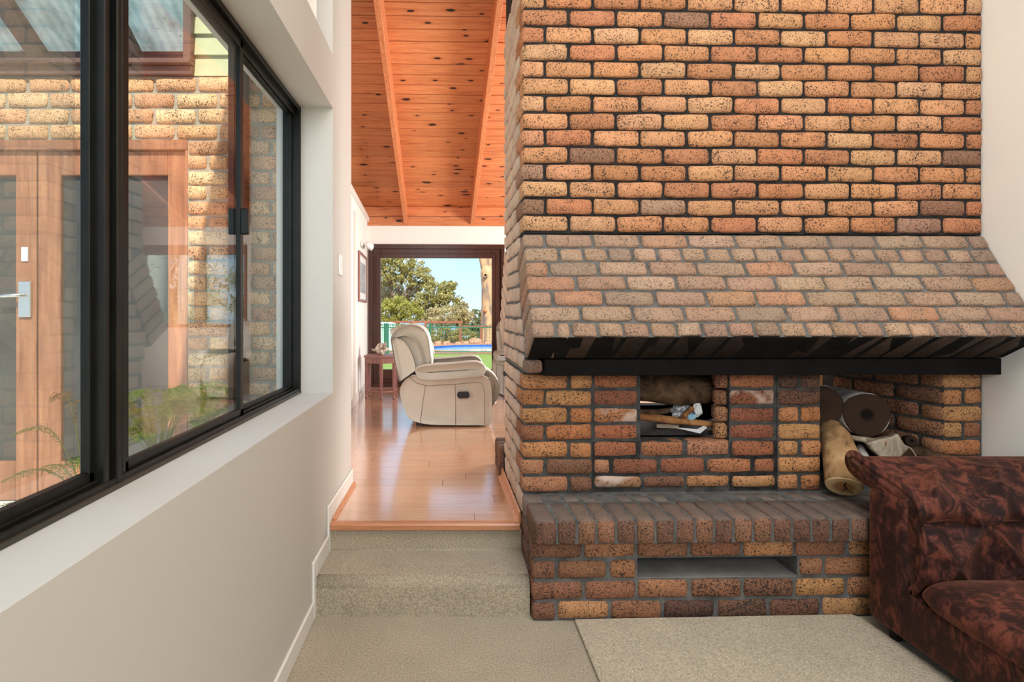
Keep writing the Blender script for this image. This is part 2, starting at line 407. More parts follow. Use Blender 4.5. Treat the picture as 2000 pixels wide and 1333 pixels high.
def sash(y0, y1, x, w, rb, rt):
    root = MB()
    for (a0, a1, c0, c1) in ((y0, y0 + w, zb + 0.02, zt - 0.025), (y1 - w, y1, zb + 0.02, zt - 0.025), (y0, y1, zb + 0.02, zb + 0.02 + rb), (y0, y1, zt - 0.025 - rt, zt - 0.025)):
        root.box(x - 0.011 + 0.8, x + 0.011 + 0.8, a0 - 1.5, a1 - 1.5, c0 - 0.956, c1 - 0.956)
    s_ = root.build('sash', M['black_alu'], wi, bevel=0.002)
    MB().box(x - 0.002 + 0.8, x + 0.002 + 0.8, y0 + w - 1.5, y1 - w - 1.5, zb + 0.02 + rb - 0.956, zt - 0.025 - rt - 0.956).build('pane', M['glass'], s_)
    return s_
sash(0.12, 1.25, -0.842, 0.022, 0.034, 0.03)
s2 = sash(1.325, 2.095, -0.828, 0.030, 0.030, 0.03)
sash(2.055, 2.815, -0.850, 0.028, 0.026, 0.028)
lz = CAMZ + (612 - 432) / FPX * 2.06
MB().box(-0.017, 0.012, 2.062 - 1.5, 2.085 - 1.5, lz - 0.05 - 0.956, lz + 0.05 - 0.956).build('latch', M['black_alu'], s2, bevel=0.004)
fs = NT('flyscreen_mesh'); fs.t.nodes.remove(fs.b)
a_ = fs.n('BsdfTransparent'); d_ = fs.n('BsdfDiffuse'); d_.inputs[0].default_value = (0.5, 0.47, 0.42, 1); m_ = fs.n('MixShader'); m_.inputs[0].default_value = 0.16
fs.l(a_.outputs[0], m_.inputs[1]); fs.l(d_.outputs[0], m_.inputs[2]); fs.l(m_.outputs[0], fs.out.inputs['Surface'])
MB().box(-0.880 + 0.8, -0.879 + 0.8, 0.14 - 1.5, 1.25 - 1.5, 0.03, 1.46).build('flyscreen', fs.m, wi)

# white light switch on the window wall
def switch_plate(name, loc, rz, w_, h_, label, rocker=1):
    t = empty(name, loc, rz)
    MB().box(-w_/2, w_/2, -0.009, 0, -h_/2, h_/2).build('plate', M['white_plastic'], t, bevel=0.003)
    for k in range(rocker):
        zc_ = (k - (rocker - 1) / 2) * h_ * 0.32
        MB().box(-w_*0.14, w_*0.14, -0.013, -0.007, zc_ - h_*0.09, zc_ + h_*0.09).build('rocker', M['trim'], t, bevel=0.002)
    return tag(t, label, 'switch')
switch_plate('light_switch', (XL, 3.0, CAMZ + 94 / FPX * 3.0), R(90), 0.072, 0.115, 'white light switch on the window wall beside the passage')

# ------------------------------------------------------------------ the room beyond: frame G, origin at the glass door wall
TH = R(1.45)
G = empty('unused'); bpy.data.objects.remove(G)
GM = Matrix.Translation((0, 7.84, 0)) @ Matrix.Rotation(TH, 4, 'Z')
def gput(o): o.matrix_world = GM; return o
SL = 0.323; CZ0 = 2.926
def cz(q_): return CZ0 - SL * q_

ce = MB().prism([(0.3, cz(0.3) + 0.02), (0.3, cz(0.3) + 0.12), (-5.9, cz(-5.9) + 0.12), (-5.9, cz(-5.9) + 0.02)], -1.5, 3.2, 'x').build('ceiling', M['soot'])
gput(ce); struct(ce, 'raked knotty pine board ceiling with exposed rafters')
def plank_mesh(L, W, T, bev, name, mat):
    o = MB().box(-L/2, L/2, -W/2, W/2, -T/2, T/2).build(name, mat, None, bevel=bev); me = o.data; bpy.data.objects.remove(o); return me
pm = plank_mesh(4.7, 0.1350, 0.02, 0.004, 'ceiling_plank', M['pine'])
sl_ang = math.atan(SL)
for k in range(43):
    o = link('plank', pm, ce); q_ = 0.02 - 0.0666 - 0.133 * k
    o.location = (0.85, q_, cz(q_) + 0.008 + random.uniform(-0.001, 0.001)); o.rotation_euler = (-sl_ang, 0, 0)
for k, z_ in enumerate((2.855, 2.713)):
    o = link('plank', pm, ce); o.location = (0.85, -0.012, z_); o.rotation_euler = (R(90), 0, 0)
for u_ in (-0.69, 0.276, 1.242, 2.2):
    rf = MB().prism([(-0.02, cz(-0.02)), (-0.02, cz(-0.02) - 0.27), (-5.8, cz(-5.8) - 0.27), (-5.8, cz(-5.8))], u_ - 0.026, u_ + 0.026, 'x').build('rafter', M['pine_rafter'], ce, bevel=0.004)

# far wall with the glass door and two windows
b = MB()
b.box(-1.5, 3.2, 0.0, 0.15, 2.376, 2.65)
b.box(-1.5, -1.23, 0.0, 0.15, 0.0, 2.376); b.box(0.75, 1.32, 0.0, 0.15, 0.0, 2.376)
b.box(1.32, 3.05, 0.0, 0.15, 0.0, 1.19); b.box(3.05, 3.2, 0.0, 0.15, 0.0, 2.376); b.box(-1.5, 3.2, 0.0, 0.15, -0.3, 0.315)
b.box(-1.5, 3.2, 0.02, 0.15, 2.65, 2.95)
wf = gput(b.build('wall_far', M['wall_white'])); struct(wf, 'white wall and lintel around the dark framed glass door')
# door
dr = empty('door_1'); gput(dr); struct(dr, 'dark stained timber framed glass door opening to the lawn')
b = MB()
b.box(-1.23, -1.165, -0.03, 0.12, 0.315, 2.376); b.box(0.70, 0.75, -0.03, 0.12, 0.315, 2.376); b.box(-1.165, 0.70, -0.03, 0.12, 2.31, 2.376); b.box(-1.165, 0.70, -0.03, 0.12, 0.315, 0.36)
b.build('frame', M['dark_timber'], dr, bevel=0.005)
def zpx(y): return CAMZ + (612 - y) / FPX * 7.84
zg0, zg1 = zpx(722), zpx(504.5)
lf = MB()
lf.box(-1.165, -1.055, 0.0, 0.05, 0.36, 2.31); lf.box(0.568, 0.70, 0.0, 0.05, 0.36, 2.31); lf.box(-1.055, 0.568, 0.0, 0.05, zg1, 2.31); lf.box(-1.055, 0.568, 0.0, 0.05, 0.36, zg0)
leaf = lf.build('leaf', M['dark_timber'], dr, bevel=0.004)
MB().box(-1.055, 0.568, 0.022, 0.027, zg0, zg1).build('pane', M['glass_door'], leaf)
b = MB()
for (x0, x1, z0, z1) in ((-1.12, -1.105, 0.41, 2.25), (0.615, 0.63, 0.41, 2.25), (-1.105, 0.615, 2.235, 2.25), (-1.105, 0.615, 0.41, 0.425)):
    b.box(x0, x1, -0.008, 0.002, z0, z1)
b.build('bead', M['dark_timber'], leaf, bevel=0.003)
# windows to the right of the chimney (seen in reflections and past the fireplace)
w2 = empty('window_2'); gput(w2); struct(w2, 'pair of timber framed windows beside the glass door')
b = MB()
for (x0, x1) in ((1.32, 1.36), (2.00, 2.15), (3.01, 3.05)): b.box(x0, x1, -0.01, 0.1, 1.19, 2.376)
b.box(1.32, 3.05, -0.01, 0.1, 2.24, 2.376); b.box(1.32, 3.05, -0.03, 0.1, 1.17, 1.21)
b.build('frame', M['cedar'], w2, bevel=0.004)
for (x0, x1) in ((1.36, 2.0), (2.15, 3.01)): MB().box(x0, x1, 0.04, 0.044, 1.21, 2.24).build('pane', M['glass_door'], w2)

# left wall of the room beyond, lower than the ceiling, with cornice and skirting
def lx(Y): return -1.247 + 0.0615 * (7.84 - Y)
b = MB(); b.prism([(lx(3.2) - 0.1, 3.2), (lx(3.2), 3.2), (lx(7.84), 7.84), (lx(7.84) - 0.1, 7.84)], 0.2, 2.74, 'z')
wd = b.build('wall_passage', M['wall_white']); struct(wd, 'white wall on the left of the room beyond')
b = MB(); b.prism([(lx(3.3), 3.3), (lx(3.3) + 0.03, 3.3), (lx(7.84) + 0.03, 7.82), (lx(7.84), 7.82)], 2.70, 2.765, 'z')
struct(b.build('trim_1', M['trim'], bevel=0.004), 'white cornice along the top of the far left wall')
b = MB(); b.prism([(lx(3.36), 3.36), (lx(3.36) + 0.016, 3.36), (lx(7.8) + 0.016, 7.8), (lx(7.8), 7.8)], 0.311, 0.41, 'z')
struct(b.build('baseboard_passage', M['trim'], bevel=0.004), 'white skirting along the far left wall')
b = MB(); b.prism([(lx(6.25) , 6.25), (lx(6.25) + 0.02, 6.25), (lx(6.17) + 0.02, 6.17), (lx(6.17), 6.17)], 0.311, 2.55, 'z')
struct(b.build('trim_2', M['trim'], bevel=0.003), 'white door architrave on the far left wall')
struct(MB().box(-1.56, -1.5, 3.16, 8.1, 0, 5.0).build('wall_outer', M['wall_white']), 'outer wall closing the space above the passage wall')
struct(MB().box(3.1, 3.25, 3.30, 8.2, 0, 5.0).build('wall_room_right', M['wall_white']), 'cream wall on the right of the room beyond')
w5 = empty('side_lamp_frame', (3.1, 5.4, 1.75)); struct(w5, 'added white frame around the unseen side fill lamp')  # added frame for the side fill lamp, no window known here
b = MB()
for (y0, y1, z0, z1) in ((-1.06, -1.0, -0.81, 0.81), (1.0, 1.06, -0.81, 0.81), (-1.0, 1.0, 0.75, 0.81), (-1.0, 1.0, -0.81, -0.75)): b.box(-0.05, 0.0, y0, y1, z0, z1)
b.build('frame', M['trim'], w5, bevel=0.004)
w6 = empty('top_lamp_frame', (0.95, 0.55, 4.6)); struct(w6, 'added white frame around the unseen ceiling fill lamp')  # added frame for the overhead fill lamp, unseen
b = MB()
for (x0, x1, y0, y1) in ((-1.18, -1.1, -1.08, 1.08), (1.1, 1.18, -1.08, 1.08), (-1.1, 1.1, -1.08, -1.0), (-1.1, 1.1, 1.0, 1.08)): b.box(x0, x1, y0, y1, -0.08, 0.0)
b.build('frame', M['trim'], w6, bevel=0.004)
struct(MB().box(2.709, 3.25, 3.15, 3.30, 0, 5.0).build('wall_return', M['wall_white']), 'short return wall behind the chimney end')

# timber floor, plank by plank
ft = MB().box(-1.9, 3.2, 2.80, 8.05, 0.15, 0.304).build('floor_timber', M['soot']); struct(ft, 'glossy honey coloured timber plank floor of the upper room')
pl_cache = {}
for k in range(37):
    y0 = 2.735 + 0.1420 * k
    xmax = 0.335 if y0 < 3.85 else 3.1
    x = -1.75 - random.uniform(0, 1.0)
    while x < xmax:
        L = 1.28 if x > -1.7 or True else 1.28
        a0, a1 = max(x, -1.75), min(x + L, xmax)
        x += L
        if a1 - a0 < 0.03: continue
        if a1 < -1.28 or (a1 < XL + 0.02 and y0 < 3.1): continue
        key = round(a1 - a0, 3)
        if key not in pl_cache: pl_cache[key] = plank_mesh(key - 0.0015, 0.1408, 0.010, 0.0009, 'floor_plank', M['laminate'])
        o = link('plank', pl_cache[key], ft); o.location = ((a0 + a1) / 2, y0 + 0.071, 0.306)
ns = MB().prism([(2.700, 0.284), (2.700, 0.308), (2.708, 0.317), (2.745, 0.317), (2.745, 0.304), (2.730, 0.304), (2.730, 0.284)], XL + 0.014, 0.338, 'x').build('trim_3', M['nosing'], bevel=0.002)
struct(ns, 'rounded timber nosing strip at the top of the steps')
b = MB().prism([(XL + 0.014, 0.311), (XL + 0.034, 0.311), (XL + 0.029, 0.324), (XL + 0.014, 0.330)], 2.75, 3.34, 'y')
struct(b.build('trim_4', M['nosing'], bevel=0.002), 'quarter round timber bead along the window wall')

# ------------------------------------------------------------------ entry courtyard seen through the window
YC = 3.043
def cx(x): return (x - 885.0) / FPX * YC
def czp(y): return CAMZ + (612.0 - y) / FPX * YC
wc = MB()
wc.box(-1.507, -0.80, YC + 0.012, YC + 0.11, 0.0, 2.72); wc.box(-4.6, -1.507, YC + 0.012, YC + 0.11, 2.361, 2.72)
wcy = wc.build('wall_courtyard', M['mortar_pale']); struct(wcy, 'speckled tan brick wall of the entry courtyard with pale mortar')
struct(MB().box(-9.0, -0.93, -7.0, YC + 0.1, 0.0, 0.297).build('floor_courtyard', plain('courtyard_concrete', lin(226, 222, 212), 0.8, var=0.08, vscale=4, bump=0.2)), 'pale concrete courtyard paving outside the window')

BR = {}
def brick_mesh(L, H, D, var, mat):
    key = (round(L, 3), round(H, 3), round(D, 3), var, mat)
    if key in BR: return BR[key]
    rnd = random.Random(hash(key[:4]) & 0xffff)
    L, H, D = key[0], key[1], key[2]
    bv = min(0.0085, H * 0.16); j = 0.0022
    def ring(x, ins, jit=j):
        hy, hz = D/2 - ins, H/2 - ins; c = bv
        pts = [(-hy, -hz + c), (-hy + c, -hz), (hy - c, -hz), (hy, -hz + c), (hy, hz - c), (hy - c, hz), (-hy + c, hz), (-hy, hz - c)]
        return [(x + rnd.uniform(-jit, jit), p[0] + rnd.uniform(-jit, jit), p[1] + rnd.uniform(-jit, jit) * 1.3) for p in pts]
    xs = [(-L/2, bv * 0.9), (-L/2 + bv, 0.0)]
    if L > 0.16: xs += [(rnd.uniform(-0.3, -0.1) * L, -rnd.uniform(0, 0.0015)), (rnd.uniform(0.1, 0.3) * L, -rnd.uniform(0, 0.0015))]
    xs += [(L/2 - bv, 0.0), (L/2, bv * 0.9)]
    m = MB().rings([ring(x, i_) for x, i_ in xs]); me = m.mesh('brick')
    bm = bmesh.new(); bm.from_mesh(me); bmesh.ops.recalc_face_normals(bm, faces=bm.faces); bm.to_mesh(me); bm.free()
    for p in me.polygons: p.use_smooth = True
    me.materials.append(M[mat]); BR[key] = me
    return me
def jitc(c, s=0.08):
    k = random.uniform(1 - s, 1 + s)
    return tuple(min(1, max(0, v * k * random.uniform(0.95, 1.05))) for v in c[:3]) + (1,)
PAL = {'chim': [(lin(202, 145, 102), 5), (lin(197, 136, 92), 5), (lin(206, 156, 112), 3), (lin(184, 121, 82), 4), (lin(140, 100, 78), 0.8), (lin(164, 124, 102), 1.0)],
       'hood': [(lin(178, 140, 112), 4), (lin(170, 130, 104), 4), (lin(186, 152, 122), 3), (lin(152, 120, 100), 2), (lin(184, 128, 92), 1)],
       'pier': [(lin(190, 130, 82), 4), (lin(180, 116, 70), 4), (lin(196, 142, 90), 3), (lin(148, 92, 64), 1.5)],
       'fire': [(lin(168, 100, 66), 4), (lin(178, 112, 74), 3), (lin(146, 84, 60), 2), (lin(182, 124, 92), 1)],
       'burnt': [(lin(122, 80, 60), 4), (lin(110, 70, 54), 3), (lin(138, 92, 66), 2)],
       'base': [(lin(166, 114, 80), 3), (lin(142, 94, 68), 3), (lin(184, 132, 86), 2), (lin(124, 82, 62), 2)],
       'top': [(lin(128, 110, 98), 3), (lin(138, 118, 102), 2), (lin(116, 98, 88), 2)],
       'court': [(lin(226, 180, 134), 4), (lin(220, 166, 120), 4), (lin(232, 190, 144), 3), (lin(196, 146, 108), 2)]}
def pick(pal):
    ps = PAL[pal]; t = random.uniform(0, sum(w_ for _, w_ in ps))
    for c, w_ in ps:
        t -= w_
        if t <= 0: return jitc(c)
    return jitc(ps[0][0])
def brick(parent, L, H, D, loc, rot=(0, 0, 0), pal='chim', mat='brick', jit=0.0022, M3=None):
    L -= 0.005; H -= 0.004
    o = link('brick', brick_mesh(L, H, D, random.randrange(4), mat), parent)
    o.location = Vector(loc) + Vector((random.uniform(-jit, jit), random.uniform(-jit, jit) * 0.8, random.uniform(-jit, jit)))
    if M3 is not None: o.rotation_euler = M3.to_euler()
    else: o.rotation_euler = (rot[0] + random.uniform(-0.006, 0.006), rot[1] + random.uniform(-0.011, 0.011), rot[2] + random.uniform(-0.006, 0.006))
    o.color = pick(pal)
    return o
for k in range(4):                                     # band above the doors
    x = -0.86
    x -= 0.12 if k % 2 else 0.0
    if k % 2: brick(wcy, 0.11, 0.078, 0.11, (-0.86 - 0.055, YC + 0.055, 2.361 + 0.045 + 0.0895 * k), pal='court')
    while x > -3.6:
        brick(wcy, 0.23, 0.078, 0.11, (x - 0.115, YC + 0.055, 2.361 + 0.045 + 0.0895 * k), pal='court'); x -= 0.24
for k in range(24):                                    # pier beside the doors
    z_ = 0.30 + 0.0858 * (k + 0.5)
    if k % 2: seq = [(-1.507, 0.23), (-1.267, 0.23), (-1.027, 0.16)]
    else: seq = [(-1.507, 0.11), (-1.387, 0.11), (-1.267, 0.11), (-1.147, 0.23), (-0.907, 0.08)]
    for x0, L in seq: brick(wcy, L, 0.076, 0.11, (x0 + L/2, YC + 0.055, z_), pal='court')
# brown framed opening over the band, with clear corrugated roofing behind it
w3 = empty('window_3'); struct(w3, 'brown framed high opening showing translucent corrugated roofing')
brown = plain('brown_paint', lin(96, 68, 58), 0.5, var=0.15)
b = MB(); b.box(-4.6, -1.47, YC - 0.02, YC + 0.10, 2.72, 2.772); b.box(-4.6, -1.47, YC - 0.05, YC + 0.10, 2.772, 2.80); b.box(-1.516, -1.47, YC - 0.03, YC + 0.10, 2.80, 4.6)
b.build('frame', brown, w3, bevel=0.004)
RS = 0.65
def rz_(Y): return 4.20 - RS * (Y - 3.1)
poly = NT('corrugated_polycarbonate'); poly.t.nodes.remove(poly.b)
tr_ = poly.n('BsdfTranslucent'); df_ = poly.n('BsdfDiffuse'); mx_ = poly.n('MixShader'); mx_.inputs[0].default_value = 0.35
cc_ = poly.ramp(poly.noise(poly.coord(), 5, 5), [(0.35, lin(128, 142, 134)), (0.62, lin(182, 194, 186))])
cc_ = poly.mix(poly.ramp(poly.noise(poly.coord(), 30, 3), [(0.66, 0.0), (0.72, 0.8)]), cc_, lin(92, 80, 58))
poly.l(cc_, tr_.inputs[0]); poly.l(cc_, df_.inputs[0]); poly.l(tr_.outputs[0], mx_.inputs[1]); poly.l(df_.outputs[0], mx_.inputs[2]); poly.l(mx_.outputs[0], poly.out.inputs['Surface'])
b = MB(); nx = 320; vv = []
for i in range(nx + 1):
    x_ = -4.6 + 3.0 * i / nx; dz = 0.010 * math.sin(x_ * 2 * math.pi / 0.076)
    vv.append((x_, 3.2, rz_(3.2) + dz)); vv.append((x_, 4.35, rz_(4.35) + dz))
b.add(vv, [(2*i, 2*i+2, 2*i+3, 2*i+1) for i in range(nx)])
b.build('roof_sheet', poly.m, w3, smooth=True)
for x_ in (-1.78, -2.52, -3.26, -4.0):
    MB().prism([(3.2, rz_(3.2) - 0.012), (3.2, rz_(3.2) - 0.10), (4.3, rz_(4.3) - 0.10), (4.3, rz_(4.3) - 0.012)], x_ - 0.065, x_ + 0.065, 'x').build('rafter', M['dark_timber'], w3)
MB().box(-4.6, -1.6, 4.20, 4.28, rz_(4.25) - 0.30, rz_(4.25) - 0.03).build('beam', M['dark_timber'], w3)
# weatherboards
wb_ = MB().box(-1.47, -0.80, YC + 0.03, YC + 0.11, 2.72, 4.6).build('wall_weatherboard', plain('board_backing', lin(150, 150, 120), 0.8)); struct(wb_, 'pale green weatherboard cladding above the courtyard bricks')
bm_ = plain('weatherboard_paint', lin(180, 178, 138), 0.6, var=0.08, vscale=5)
me_ = MB().prism([(0.0, 0.0), (0.018, 0.122), (0.026, 0.122), (0.026, 0.0)], -0.335, 0.335, 'x').build('weatherboard', bm_, None, bevel=0.002); wme = me_.data; bpy.data.objects.remove(me_)
for k in range(14):
    o = link('weatherboard', wme, wb_); o.location = (-1.135, YC + 0.006, 2.722 + 0.12 * k)
# double door
d2 = empty('door_2', (-2.377, YC + 0.05, 0.30)); struct(d2, 'cedar framed double entry doors with dark screen panels')
def DB(name, x0, x1, z0, z1, y0=-0.02, y1=0.02, mat='cedar', parent=d2, bevel=0.004):
    return MB().box(x0 + 2.377, x1 + 2.377, y0, y1, z0 - 0.30, z1 - 0.30).build(name, M[mat], parent, bevel=bevel)
DB('door_head', -4.6, -1.507, czp(292), 2.361, -0.045, 0.05)
DB('door_jamb', -1.525, -1.507, 0.30, 2.361, -0.04, 0.05)
def leafd(x0, x1, p0, p1):
    lf_ = empty('leaf'); lf_.parent = d2
    DB('stile', x0, p0, 0.305, czp(292), parent=lf_); DB('stile', p1, x1, 0.305, czp(292), parent=lf_)
    DB('top_rail', p0, p1, czp(340), czp(292), parent=lf_); DB('bottom_rail', p0, p1, 0.305, czp(905), parent=lf_)
    DB('screen_panel', p0, p1, czp(905), czp(340), 0.004, 0.012, 'pane_dark', lf_, 0)
    return lf_
leafd(cx(66), -1.525, cx(111), cx(322)); l2 = leafd(cx(66) - 0.865, cx(63), cx(66) - 0.74, cx(22))
DB('lock_plate', cx(30), cx(55), czp(620), czp(549), -0.035, -0.018, 'chrome', l2, 0.004)
lv = MB().tube([(cx(43) + 2.377, -0.035, czp(577) - 0.3), (cx(43) + 2.377, -0.06, czp(577) - 0.3), (cx(20) + 2.377, -0.064, czp(578) - 0.3), (cx(-8) + 2.377, -0.06, czp(580) - 0.3)], 0.011, 8).build('lever', M['chrome'], l2, smooth=True)
DB('bell_push', cx(35), cx(48), czp(510), czp(482), -0.03, -0.018, 'white_plastic', l2, 0.003)
# brown downpipe
b = MB().box(-1.225, -1.145, YC - 0.09, YC - 0.015, 0.297, 2.75); dp = b.build('downpipe', plain('dark_brown_metal', lin(48, 36, 30), 0.45), bevel=0.008)
tag(dp, 'dark brown square downpipe against the courtyard bricks', 'downpipe')

# ------------------------------------------------------------------ brick fireplace, frame F (u right along the face, v away, z up)
FM = Matrix.Translation((0.345, 2.685, 0)) @ Matrix.Rotation(TH, 4, 'Z')
UW = 2.362
def fbase(name):
    o = empty(name); o.matrix_world = FM; return o
BL, BH, BD = 0.23, 0.077, 0.11

# --- chimney breast: stack and hood
ch = fbase('chimney_breast')
tag(ch, 'tall speckled tan brick chimney breast with a sloping brick hood', 'chimney')
ZS = 1.776
core = MB().box(0.012, UW, 0.012, 0.748, ZS, 4.6)
stack = core.build('stack', M['mortar_black'], ch)
for k in range(16):
    z_ = ZS + 0.005 + 0.0862 * k + 0.043
    if k % 2 == 0:
        u_ = 0.0
        while u_ < UW - 0.05:
            L = min(BL, UW - u_); brick(stack, L, BH, BD, (u_ + L/2, 0.055, z_)); u_ += 0.24
        for v0, L in ((0.12, 0.23), (0.36, 0.23), (0.60, 0.16)):
            brick(stack, L, BH, BD, (0.055, v0 + L/2, z_), (0, 0, R(90)), mat='brick_side_lit', pal='hood')
    else:
        brick(stack, BL, BH, BD, (0.055, 0.115, z_), (0, 0, R(90)))
        u_ = 0.12
        while u_ < UW - 0.05:
            L = min(BL, UW - u_); brick(stack, L, BH, BD, (u_ + L/2, 0.055, z_)); u_ += 0.24
        for v0, L in ((0.24, 0.23), (0.48, 0.16), (0.65, 0.11)):
            brick(stack, L, BH, BD, (0.055, v0 + L/2, z_), (0, 0, R(90)), mat='brick_side_lit', pal='hood')

# hood: slope from A down to P1, normal pointing inwards
sd = Vector((-0.295, -0.509)); SLEN = sd.length; sd.normalize()
nd = Vector((-sd.y, sd.x))         # (0.865,-0.5): away and down
if nd.x < 0: nd = -nd
A = Vector((0.0, ZS))
def hp_(s, n_): return A + sd * s + nd * n_
HW = UW + 0.004
ins = 0.012
poly_f = [hp_(0.0, 0.02 + ins), hp_(0.0, ins), hp_(SLEN - 0.008, ins), hp_(SLEN - 0.008, 0.225), Vector((-0.02, 1.152)), Vector((-0.02, 1.08)), Vector((0.38, 1.08)), Vector((0.38, ZS))]
mir = lambda p: Vector((0.76 - p[0], p[1]))
hc = MB().prism([tuple(p) for p in poly_f], 0.009, HW, 'x')
hc.prism([tuple(mir(p)) for p in poly_f][::-1], 0.009, HW, 'x')
hood = hc.build('hood', M['mortar_grey'], ch)
MB().prism([tuple(hp_(SLEN - 0.03, 0.014)), tuple(hp_(SLEN - 0.0055, 0.014)), tuple(hp_(SLEN - 0.0055, 0.228)), tuple(hp_(SLEN - 0.03, 0.228))], 0.012, HW, 'x').build('soffit_mortar', M['soot'], hood)  # dark strip painting shade and soot over the underside joints
hang = math.atan2(-sd.x, -sd.y)    # lean of the hood face from vertical
pitch = SLEN / 7.0
def hood_brick(u0, L, row, D, back=False, pal='hood', mat='brick_hood', H=BH, nd_off=0.0):
    c = hp_(pitch * (row + 0.5), D / 2 + nd_off)
    if back: c = mir(c)
    rx = -hang if not back else hang
    return brick(hood, L, H, D, (u0 + L/2, c[0], c[1]), (rx, 0, 0), pal=pal, mat=mat)
rows = {0: ('s', 0.105), 1: ('h', 0.165), 2: ('s', 0.11), 3: ('s', 0.23), 4: ('s', 0.11), 5: ('s', 0.23)}
for row, (ty, first) in rows.items():
    u_ = 0.0; D0 = 0.23 if row % 2 == 0 else 0.11
    hood_brick(0.0, first, row, 0.23, mat='brick_hood'); u_ = first + 0.010
    step = 0.23 if ty == 's' else 0.112
    while u_ < UW:
        L = min(step, HW - 0.005 - u_); hood_brick(u_, L, row, 0.11); u_ += step + 0.010
u_ = 0.0; k = 0
while u_ < UW - 0.02:
    L = 0.105 if k == 0 else (0.06 if k == 1 else 0.111); L = min(L, HW - u_)
    hood_brick(u_, L, 6, 0.23, mat='brick_hood_soot_shade' if 0.3 < u_ < 1.35 else ('brick_hood' if u_ < 0.15 else 'brick_hood_under')); u_ += L + 0.009; k += 1
for row in range(7):               # outer ends of the hood on the other side of the chimney
    hood_brick(0.0, 0.16, row, 0.23, back=True, mat='brick_side_lit')
# level courses in the wedge between the two hoods, on the end face
def vin(z): return 0.199 - (1.661 - z) * 0.5796
for k in range(8):
    z0 = 1.09 + 0.0862 * k; zc_ = z0 + 0.043
    a0 = min(max(vin(z0) if z0 > 1.152 else -0.085, -0.085) + 0.055, 0.30) if z0 > 1.15 else -0.02
    if z0 < 1.152: a0 = -0.02
    if k == 6: a0 = 0.165
    if k == 7: a0 = 0.12
    a1 = 0.76 - a0; n_ = 2 if (a1 - a0) < 0.5 else 4
    if k % 2 == 1: n_ = max(1, n_ - 1)
    Lk = (a1 - a0 - 0.01 * (n_ - 1)) / n_
    for i in range(n_):
        brick(hood, Lk, BH, BD, (0.055, a0 + i * (Lk + 0.01) + Lk/2, zc_), (0, 0, R(90)), pal='hood', mat='brick_side_lit')
brick(hood, 0.085, 0.066, 0.10, (0.043, -0.048, 1.117), pal='burnt', mat='brick_hood')
# dark beam under the hood
bm1 = MB().prism([(0.095, -0.088), (UW + 0.004, -0.088), (UW, 0.0), (0.065, 0.0)], 1.072, 1.153, 'z').build('beam', M['steel'], ch, bevel=0.003)
MB().box(0.065, UW, 0.76, 0.845, 1.072, 1.153).build('beam', M['steel'], ch, bevel=0.003)

# --- lower fireplace: piers, firebox, hearth
fp = fbase('fireplace')
tag(fp, 'open brick fireplace with raised brick hearth and log bay', 'fireplace')
ZH = 0.476; RP = 0.0857
pm_ = MB()
pm_.box(0.009, 0.352, 0.009, 0.751, 0.0, 1.075)                      # left pier
pm_.box(0.352, 0.60, 0.014, 0.11, ZH, 1.075); pm_.box(1.055, 1.31, 0.014, 0.11, ZH, 1.075)   # firebox front
pm_.box(0.352, 1.31, 0.014, 0.11, 0.0, 0.728)
pm_.box(1.30, 1.520, 0.009, 0.30, 0.0, 1.075)                        # right pier
piers = pm_.build('pier', M['mortar_dark'], fp)
fb_ = MB()
fb_.box(0.352, 1.31, 0.11, 0.66, 0.0, 0.722); fb_.box(0.352, 0.60, 0.65, 0.74, ZH, 1.075); fb_.box(1.06, 1.31, 0.65, 0.74, ZH, 1.075); fb_.box(0.352, 1.31, 0.65, 0.74, 0, 0.80)
fb_.box(1.31, 2.03, 0.35, 0.74, 0.0, 0.712)
fb_.box(0.352, UW, 0.30, 0.46, 1.12, 1.2)
fb_.build('firebox', M['soot'], fp)
